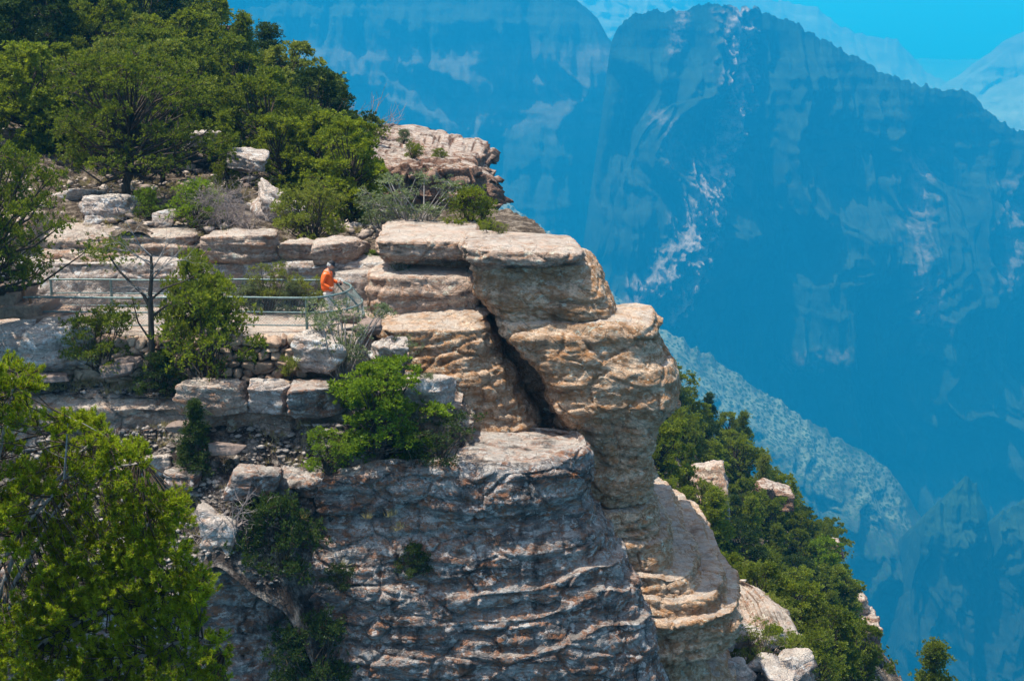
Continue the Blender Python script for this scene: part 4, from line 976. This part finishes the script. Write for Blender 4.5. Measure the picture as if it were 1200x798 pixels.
    for v in bm.verts: v.co = Vector((v.co.x * 0.05, v.co.y * 0.11, v.co.z * 0.075))
    bmesh.ops.bevel(bm, geom=bm.edges[:], offset=0.008, segments=2, affect='EDGES'); me = bpy.data.meshes.new('camera_body'); bm.to_mesh(me); bm.free()
    ce = empty('pocket_camera', c0, 'small black camera held in the hand of the person at the railing', 'camera')
    obj('camera_body', me, dark, ce)
    obj('lens_barrel', tube_mesh('lens_barrel', [[0.02, 0, 0, 0.05, 0, 0, 0.026, 0.024]], 14), dark, ce)
person()

# ------------------------------------------------------------------ PLANTS
PROT = {}
def proto(kind):
    if kind in PROT: return PROT[kind]
    k, i = kind.rsplit('_', 1); i = int(i)
    if k == 'pinyon': r = make_plant(kind, 100 + i, 4.0, 3.6, 'round', 80, 20, 15, rc=0.27, L=0.12, wd=0.06, lean=0.03 * (i - 1))
    elif k == 'juniper': r = make_plant(kind, 200 + i, 4.0, 3.0, 'round', 84, 20, 15, rc=0.23, L=0.11, wd=0.06, up=0.9, low=0.05)
    elif k == 'conifer': r = make_plant(kind, 300 + i, 5.0, 2.4, 'cone', 90, 20, 11, rc=0.28, L=0.11, wd=0.04, up=0.3, low=0.08)
    elif k == 'bush': r = make_plant(kind, 400 + i, 1.4, 1.9, 'dome', 46, 24, 11, rc=0.18, L=0.06, wd=0.026, up=0.8, low=0.1, multi=1, trunk_r=0.05)
    elif k == 'shrub': r = make_plant(kind, 500 + i, 1.4, 1.6, 'vase', 44, 14, 11, rc=0.14, L=0.05, wd=0.018, up=1.1, low=0.25, multi=1, trunk_r=0.05)
    elif k == 'spread': r = make_plant(kind, 600 + i, 4.6, 6.0, 'round', 130, 24, 15, rc=0.34, L=0.09, wd=0.04, up=0.6, low=0.22, trunk_r=0.17, gap=0.38)
    elif k == 'tuft': r = make_plant(kind, 700 + i, 0.6, 0.7, 'vase', 16, 12, 10, rc=0.10, L=0.07, wd=0.012, up=1.4, low=0.2, multi=1, trunk_r=0.02)
    PROT[kind] = r; return r
NATURAL = dict(pinyon=4.0, juniper=4.0, conifer=5.0, bush=1.4, shrub=1.4, spread=4.6, tuft=0.6)
MATMESH = {}
def plant(kind, mat, P, H, label, name=None, cat='tree', group=None, wood='bark', rz=None, wide=1.0, seed=0):
    wd, fo = proto(kind)
    key = (kind, mat, wood)
    if key not in MATMESH:
        a, b = wd.copy(), fo.copy(); a.materials.clear(); b.materials.clear(); a.materials.append(M[wood]); b.materials.append(M[mat]); MATMESH[key] = (a, b)
    a, b = MATMESH[key]; rn = random.Random(hash((round(P[0], 2), round(P[1], 2))) & 0xffff)
    s = H / NATURAL[kind.rsplit('_', 1)[0]]
    e = empty(name or 'pinyon_pine', P, label, cat, group, rz if rz is not None else rn.uniform(0, 6.28), s)
    e.scale = (s * wide, s * wide, s)
    tree = cat == 'tree'
    obj('trunk' if tree else 'stems', a, None, e); obj('crown' if tree else 'foliage', b, None, e)
    return e
def hpx(h, Y): return h * mpp(Y)          # metres for a height in photo pixels

# wooded slope, individually placed
GB = 'shrubs along the ledge above the path'
plant('spread_0', 'pinyon', on_hill(148, 50.5), 5.0, 'large spreading pinyon with dark forked limbs behind the large grey boulder', group=None, rz=0.4)
plant('bush_0', 'bright', on_hill(232, 46.6), 1.5, 'dense round green bush on the ledge left of the dead grey brush', 'green_bush', 'bush', GB)
plant('bush_1', 'bright', on_hill(172, 47.4), 0.9, 'low yellow green bush right of the large grey boulder', 'green_bush', 'bush', GB)
plant('bush_2', 'olive', on_hill(366, 46.6), 1.9, 'light green leafy bush above the cracked rock block behind the person', 'green_bush', 'bush', GB)
plant('juniper_0', 'juniper', on_hill(412, 50.5), 3.6, 'mid green juniper with an open trunk rising above the ledge left of the prow', 'juniper', 'tree')
plant('shrub_0', 'sage', on_hill(482, 47.0), 1.9, 'grey green wispy shrub tree on the ledge left of the prow cap', 'shrub', 'shrub', GB, wood='grey_bark', wide=1.5)
plant('shrub_1', 'sage', on_hill(450, 47.4), 1.3, 'pale grey green shrub low beside the wispy shrub tree', 'shrub', 'shrub', GB, wood='grey_bark', wide=1.3)
plant('bush_1', 'juniper', on_hill(549, 46.4), 1.5, 'yellow green juniper bush on top of the prow cap', 'juniper_bush', 'bush', GB, wide=1.05)
plant('shrub_0', 'olive', WV(580, 288, 42.8), 0.7, 'small wispy bush at the outer edge of the prow cap', 'shrub', 'shrub', GB)
plant('shrub_1', 'sage', WV(467, 328, 42.6), 0.95, 'small grey green shrub on the sunlit ledge below the prow cap', 'shrub', 'shrub', GB, wood='grey_bark')
plant('bush_0', 'bright', WV(436, 306, 45.0), 0.35, 'very small bright bush in the gap beside the cracked rock block', 'green_bush', 'bush', GB)
GO = 'bushes on top of the far outcrop'
for px, py, Y, H, kd, mt, lb in [(438, 166, 68, 1.1, 'bush_0', 'juniper', 'leftmost small bush on top of the far outcrop'), (473, 168, 66, 0.6, 'bush_1', 'sage', 'round olive tuft standing alone on the outcrop skyline'),
                             (484, 186, 64, 0.7, 'bush_2', 'juniper', 'dark low bush on the outcrop just below the round tuft'), (515, 190, 64, 0.6, 'bush_0', 'olive', 'yellowish low bush near the right end of the outcrop top'), (522, 210, 62.6, 0.5, 'bush_1', 'dark', 'dark bush in a pocket of the outcrop face')]:
    plant(kd, mt, WV(px, py, Y), H, lb, 'outcrop_bush', 'bush', GO)
# generated rows on the wooded slope
GW = 'trees on the wooded slope at the upper left'
def row_trees(rows, onf, group, place, seed):
    rn = random.Random(seed)
    words = ['first', 'second', 'third', 'fourth', 'fifth', 'sixth', 'seventh', 'eighth', 'ninth', 'tenth', 'eleventh', 'twelfth', 'thirteenth', 'fourteenth', 'fifteenth', 'sixteenth']
    look = dict(pinyon='mid green pinyon', juniper='yellow green juniper', dark='dark green conifer', bright='bright green tree', olive='olive green tree', sage='grey green small tree')
    for rname, Y, a, b, n, h in rows:
        for i in range(n):
            px = a + (b - a) * (i + 0.5) / n + rn.uniform(-0.3, 0.3) * (b - a) / n
            mt = rn.choices(['pinyon', 'juniper', 'dark', 'olive', 'bright'], [5, 3, 4, 1.2, .8] if seed == 3 else [5, 5, 1.5, 1.2, .8])[0]
            kd = rn.choices(['pinyon', 'juniper', 'conifer'], [4, 5, 1.3])[0]
            kd += '_%d' % rn.randrange(3 if kd != 'conifer' else 2)
            hh = h * rn.uniform(0.72, 1.2) * (1.15 if 'conifer' in kd else 1)
            plant(kd, mt, onf(px, Y + rn.uniform(-1.5, 1.5)), hh, '%s, %s from left, %s of %s' % (look[mt], words[i], rname, place), {'pinyon': 'pinyon_pine', 'juniper': 'juniper', 'conifer': 'conifer'}[kd.split('_')[0]], 'tree', group, wide=rn.uniform(0.85, 1.2))
row_trees([('lowest row', 55, -60, 400, 8, 3.4), ('second lowest row', 60.5, -60, 440, 9, 3.9), ('third row up', 67, -60, 408, 9, 4.1), ('fourth row up', 74, -60, 372, 9, 4.4), ('fifth row up', 81, -60, 322, 9, 4.6), ('second highest row', 88, -60, 245, 8, 4.5), ('highest row', 95, -60, 190, 7, 4.4)],
          on_hill, GW, 'the wooded slope', 3)
plant('conifer_0', 'dark', on_hill(316, 80), 5.2, 'tall pointed conifer standing on the skyline of the wooded slope', 'conifer', 'tree', wide=1.45)
plant('pinyon_1', 'dark', on_hill(384, 78), 4.0, 'dark pinyon with an open crown at the right end of the wooded skyline', 'pinyon_pine', 'tree')
# lower right slope
GR = 'trees on the slope behind the prow'
row_trees([('lowest row', 58, 960, 1010, 1, 3.0), ('second lowest row', 66, 870, 1060, 4, 3.6), ('third row up', 74, 780, 1050, 6, 3.8), ('fourth row up', 81, 760, 1030, 7, 3.8), ('fifth row up', 88, 760, 1020, 8, 3.8), ('sixth row up', 95, 760, 1000, 8, 3.8), ('seventh row up', 102, 760, 985, 8, 3.8), ('second highest row', 109, 765, 975, 9, 3.6), ('highest row', 117, 775, 975, 9, 3.6)],
          on_slope, GR, 'the slope behind the prow', 9)
plant('conifer_1', 'pinyon', WV(1088, 880, 56), 4.9, 'lone young conifer rising at the bottom right against the blue canyon', 'conifer', 'tree', wide=1.2)
plant('shrub_2', 'olive', WV(886, 792, 45.0), 1.6, 'spiky yellow green shrub growing in the talus at the foot of the prow', 'shrub', 'shrub', None)
# around the path and lower ledges
GP = 'plants growing below the path'
plant('bush_2', 'pinyon', WV(122, 432, 38.9), 1.7, 'dark green bush left of the snag against the dry stone wall', 'green_bush', 'bush', GP)
plant('bush_0', 'pinyon', WV(246, 446, 38.8), 2.9, 'big dense green bush right of the snag in front of the railing', 'green_bush', 'bush', GP, wide=0.85)
plant('bush_1', 'juniper', WV(234, 404, 39.6), 2.5, 'upright yellow green pinyon sapling rising through the railing behind the big bush', 'pinyon_sapling', 'bush', GP, wide=0.62)
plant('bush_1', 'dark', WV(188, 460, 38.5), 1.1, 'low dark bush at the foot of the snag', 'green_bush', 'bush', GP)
plant('shrub_2', 'sage', WV(402, 442, 38.6), 1.95, 'grey green upright shrub standing in front of the curved end of the railing', 'shrub', 'shrub', GP, wood='grey_bark', wide=1.1)
plant('tuft_0', 'olive', WV(340, 442, 38.5), 0.6, 'small yellow green tuft on the ledge below the dry stone wall', 'tuft', 'shrub', GP)
plant('shrub_0', 'sage', WV(470, 438, 38.9), 1.0, 'grey shrub at the right end of the ledge above the white boulder', 'shrub', 'shrub', GP, wood='grey_bark')
plant('tuft_1', 'sage', WV(500, 460, 38.0), 0.5, 'small grey tuft on the large white boulder', 'tuft', 'shrub', GP)
plant('juniper_2', 'bright', WV(448, 552, 37.0), 3.1, 'tall bright green juniper growing on the ledge above the buttress', 'juniper', 'tree', None, wide=1.15)
plant('bush_2', 'bright', WV(386, 552, 36.6), 1.15, 'rounded bright green bush left of the tall bright green juniper', 'green_bush', 'bush', GP, wide=1.1)
plant('shrub_1', 'dark', WV(512, 556, 36.9), 1.6, 'blue green spreading shrub right of the tall bright green juniper', 'shrub', 'shrub', GP, wide=1.3)
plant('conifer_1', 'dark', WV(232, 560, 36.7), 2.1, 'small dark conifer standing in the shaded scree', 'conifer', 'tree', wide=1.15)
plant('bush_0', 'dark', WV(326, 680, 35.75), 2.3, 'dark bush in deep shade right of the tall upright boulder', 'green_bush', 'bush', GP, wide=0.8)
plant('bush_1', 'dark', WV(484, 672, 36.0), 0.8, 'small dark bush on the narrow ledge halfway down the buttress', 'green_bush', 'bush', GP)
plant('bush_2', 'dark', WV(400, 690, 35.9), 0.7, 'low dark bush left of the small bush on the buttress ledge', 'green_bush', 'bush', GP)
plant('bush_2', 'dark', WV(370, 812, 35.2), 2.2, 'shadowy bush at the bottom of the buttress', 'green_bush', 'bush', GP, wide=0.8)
plant('spread_1', 'pinyon', WV(-22, 380, 39.0), 4.9, 'pinyon hanging over the steps at the left edge of the photo', 'pinyon_pine', 'tree', None, wide=0.8)
# dead wood
def dead(px, py, Y, H, Wd, seed, label, name='dead_bush', cat='bush', n=10, r=0.03, mat='twig', depth=4):
    c = WV(px, py, Y); obj(name, make_dead(name, seed, H, Wd, n, depth, r), M[mat], label=label, cat=cat, loc=c)
dead(264, 268, 46.2, 1.7, 1.9, 1, 'dead grey brush with bare twigs right of the dense round green bush', n=14, depth=5, r=0.022)
dead(292, 268, 46.6, 1.2, 1.4, 2, 'smaller bare brush in front of the blue grey slab', n=9, r=0.02)
dead(412, 190, 72, 3.4, 2.4, 3, 'bare brown dead tree at the left end of the far outcrop', 'dead_tree', 'tree', 5, 0.06)
dead(96, 368, 42.2, 1.0, 1.6, 4, 'dry brown brush behind the railing near the steps', n=10, r=0.012)
dead(275, 618, 35.6, 1.3, 1.6, 5, 'fallen dead branches below the tall upright boulder', n=5, r=0.025)
for px, Y, H, i in [(262, 42.0, 1.0, 0), (318, 42.3, 1.3, 1), (350, 42.4, 1.2, 2), (300, 41.9, 0.8, 0), (370, 42.2, 0.8, 1)]:
    pass
GQ = 'shrubs between the path and the rock wall'
for q, (px, H, kd, mt, lb) in enumerate([(316, 1.45, 'shrub_0', 'olive', 'yellowish tall shrub behind the railing near the person'), (345, 0.9, 'bush_1', 'sage', 'low grey green shrub behind the railing post nearest the person'), (296, 0.9, 'bush_2', 'sage', 'pale shrub behind the railing right of the sapling'), (364, 1.1, 'shrub_1', 'olive', 'yellow shrub just left of the person behind the railing')]):
    plant(kd, mt, WV(px, 366, 42.9), H, lb, 'shrub', 'shrub', GQ)

for q, (px, py, Y, H, kd, mt, lb) in enumerate([(872, 800, 46.5, 1.3, 'bush_0', 'juniper', 'round green bush against the foot of the prow'), (925, 792, 47, 1.5, 'bush_1', 'olive', 'yellow green bush at the right edge of the talus'), (848, 762, 48.5, 1.0, 'bush_2', 'dark', 'dark little bush squeezed against the prow above the talus'),
                                                (905, 742, 52, 1.5, 'bush_0', 'olive', 'pale yellow green bush just above the talus'), (955, 800, 48, 1.8, 'bush_1', 'pinyon', 'dense green bush where the talus meets the trees')]):
    plant(kd, mt, WV(px, py, Y), H, lb, 'green_bush', 'bush', 'bushes around the talus')
for q, (px, py, Y, H, kd, mt, lb) in enumerate([(885, 745, 54, 3.0, 'pinyon_0', 'pinyon', 'round pinyon directly above the talus'), (930, 770, 54, 3.2, 'juniper_1', 'juniper', 'yellow green juniper right above the edge of the talus'), (968, 800, 53, 3.2, 'pinyon_2', 'pinyon', 'full crowned pinyon right of the talus'), (1005, 815, 56, 3.2, 'juniper_0', 'pinyon', 'green juniper at the bottom edge left of the lone young conifer'), (902, 800, 46, 2.0, 'juniper_1', 'juniper', 'small juniper growing out of the talus rocks'), (845, 715, 56, 2.6, 'juniper_2', 'juniper', 'juniper leaning against the right side of the prow foot')]):
    plant(kd, mt, WV(px, py, Y), H, lb, 'pinyon_pine' if 'pinyon' in kd else 'juniper', 'tree', 'trees above the talus')
def dry_grass():
    rg = np.random.default_rng(12); P = np.concatenate([field_pts(LITTER, -50, 500, 38.3, 39.3, 260), field_pts(SCREE, 50, 520, 35.2, 37.9, 260), field_pts(HILL, -50, 560, 45.2, 58, 700)])
    B = np.repeat(P, 26, 0) + rg.normal(size=(len(P) * 26, 3)) * np.array([0.05, 0.05, 0]); D = unit(rg.normal(size=B.shape) * 0.45 + np.array([0, 0, 1.0]))
    V, Fc = leaves(B, D, rg.uniform(0.08, 0.26, len(B)), 0.011, rg); obj('dry_grass', npmesh('dry_grass', V, Fc), M['straw'], kind='stuff')
M['straw'] = leaf_mat('straw', (0.20, 0.16, 0.07), (0.38, 0.31, 0.16), 0.3)
dry_grass()
def snag():
    """live pinyon with a dead leader: dark trunk, grey dead twigs on top, a green limb to the left"""
    rng = np.random.default_rng(4); b = WV(176, 462, 38.6); B = np.array(b)
    e = empty('snag_pinyon', b, 'half dead pinyon with a dark trunk and bare grey top in front of the railing', 'tree')
    A = lambda px, py, dy=0.0: W(px, py, 38.6 + dy) - B
    segs = polyline([A(176, 470), A(178, 420), A(177, 375), A(176, 345), A(178, 318), A(177, 300)], 0.11, 0.035)
    segs += polyline([A(177, 362), A(168, 345), A(150, 328), A(140, 318), A(128, 300)], 0.06, 0.02)
    segs += polyline([A(176, 352), A(192, 338), A(215, 330), A(240, 318)], 0.035, 0.012) + polyline([A(177, 372), A(195, 358), A(215, 352), A(228, 340)], 0.04, 0.012) + polyline([A(177, 400), A(162, 378), A(155, 350)], 0.035, 0.012)
    obj('trunk', tube_mesh('trunk', segs, 8), M['bark'], e)
    dsegs = []
    def grow(p, d, L, r, lv):
        for k in range(3):
            d = unit(d + rng.normal(size=3) * 0.2); q = p + d * L / 3; dsegs.append([*p, *q, r, r * 0.75]); p = q; r *= 0.75
            if lv: 
                for _ in range(2): grow(p, unit(d + rng.normal(size=3) * 0.7), L * 0.5, r * 0.6, lv - 1)
    for px, py in [(177, 330), (177, 318), (178, 308), (177, 300), (177, 322), (178, 312), (177, 340), (177, 350)]:
        a = rng.uniform(0, 6.28); grow(A(px, py), unit(np.array([math.cos(a), math.sin(a) * 0.6, 0.9])), 1.15, 0.022, 2)
    obj('dead_twigs', tube_mesh('dead_twigs', dsegs, 4), M['grey_bark'], e)
    cs = [(128, 296), (122, 286), (138, 290), (132, 306), (148, 300), (118, 300), (142, 282), (112, 292), (146, 372), (154, 360), (134, 376)]
    base = []
    for (px, py) in cs:
        c = A(px, py, rng.normal() * 0.25); base.append(c + rng.normal(size=(26, 3)) * np.array([0.19, 0.19, 0.14]))
    base = np.concatenate(base); Bq = np.repeat(base, 12, 0); D = unit(rng.normal(size=(len(Bq), 3)) * 0.8 + np.array([0, 0, 0.6]))
    V, Fc = leaves(Bq, D, 0.075, 0.024, rng); obj('crown', npmesh('crown', V, Fc), M['pinyon'], e)
snag()

# --- near pinyon at the lower left: limbs, branchlets and brush-like needle tufts
def near_pine():
    rng = np.random.default_rng(77); Y0 = 14.0; b = WV(-60, 1150, Y0); B = np.array(b)
    e = empty('near_pinyon', b, 'bushy pinyon with long bright needles and pale twigs filling the lower left corner', 'tree')
    outline = np.array([(-40, 405), (14, 420), (42, 446), (30, 490), (60, 500), (78, 474), (118, 500), (140, 525), (176, 530), (172, 560), (205, 575), (218, 604), (205, 640), (238, 660), (245, 700), (232, 730), (262, 752), (272, 830), (-40, 830)], float)
    def inside(x, y):
        c = False; n = len(outline); j = n - 1
        for i in range(n):
            xi, yi = outline[i]; xj, yj = outline[j]
            if (yi > y) != (yj > y) and x < (xj - xi) * (y - yi) / (yj - yi) + xi: c = not c
            j = i
        return c
    limbs = [[(-60, 900), (20, 740), (90, 650), (150, 600), (205, 590)], [(-60, 900), (40, 760), (120, 720), (190, 690), (235, 680)], [(-60, 900), (0, 700), (40, 590), (90, 530), (125, 512)], [(-80, 800), (-20, 620), (5, 500), (20, 440)],
             [(-60, 950), (60, 830), (150, 770), (230, 750), (262, 760)], [(-60, 860), (10, 690), (70, 590), (140, 550), (168, 536)], [(0, 900), (110, 810), (200, 790), (260, 800)], [(-60, 800), (-10, 680), (30, 620), (75, 560), (80, 490)]]
    segs = []; LP = []
    for li, L in enumerate(limbs):
        L = np.array(L, float); dep = rng.uniform(-0.7, 0.7)
        t = np.linspace(0, 1, 22); s = np.linspace(0, 1, len(L))
        X = np.interp(t, s, L[:, 0]); Yp = np.interp(t, s, L[:, 1]) + 5 * np.sin(t * 9 + li)
        P = W(X, Yp, Y0 + dep * t) - B; segs += polyline(P, 0.036, 0.007); LP.append(P)
    LP = np.concatenate(LP)
    # trunk down to the ground
    trunk = polyline(np.array([W(-60, 1150, Y0) - B, W(-75, 1000, Y0) - B, W(-60, 880, Y0) - B]), 0.17, 0.10)
    tips, dirs, tw = [], [], []
    n = 0
    while n < 1150:
        x, y = rng.uniform(-40, 275), rng.uniform(405, 830)
        if not inside(x, y): continue
        if float(noise(np.array([x / 38.0, y / 30.0, 0.5]), 5)) < -0.40: continue
        n += 1; dep = rng.uniform(-0.8, 0.9)
        c = W(x, y, Y0 + dep) - B
        j = np.argmin(((LP - c) ** 2).sum(1) + rng.random(len(LP)) * 0.02); s = LP[j]
        mid = s * 0.5 + c * 0.5 + rng.normal(size=3) * 0.04; mid[2] -= 0.03
        tw += polyline([s, mid, c], 0.008, 0.0045)
        out = unit(c - s + np.array([0.05, 0, 0.12]))
        for k in range(rng.integers(8, 15)):
            d = unit(out + rng.normal(size=3) * 0.75 + np.array([0, 0, 0.55])); q = c + d * rng.uniform(0.03, 0.17)
            tw.append([*c, *q, 0.004, 0.003]); tips.append(q); dirs.append(unit(d + np.array([0, 0, 0.5])))
    # bare pale twigs
    bt = []
    for _ in range(60):
        j = rng.integers(len(LP)); p = LP[j]; d = unit(rng.normal(size=3) + np.array([0.7, -0.5, 0.1]))
        for k in range(5):
            d = unit(d + rng.normal(size=3) * 0.3); q = p + d * 0.09; bt.append([*p, *q, 0.006 - k * 0.001, 0.005 - k * 0.001]); p = q
    obj('trunk', tube_mesh('trunk', trunk + segs + bt, 6), M['grey_bark'], e)
    obj('twigs', tube_mesh('twigs', tw, 4), M['bark'], e)
    T = np.array(tips); D = np.array(dirs); m = 46
    t = rng.random((len(T), m, 1)) ** 0.8
    base = (T[:, None] - D[:, None] * 0.055 + D[:, None] * t * 0.06).reshape(-1, 3)
    nd = unit(np.repeat(D, m, 0) * 1.05 + rng.normal(size=(len(base), 3)) * 0.62)
    V, Fc = leaves(base, nd, rng.uniform(0.030, 0.050, len(base)), 0.0075, rng)
    obj('crown', npmesh('crown', V, Fc), M['needles'], e)
near_pine()
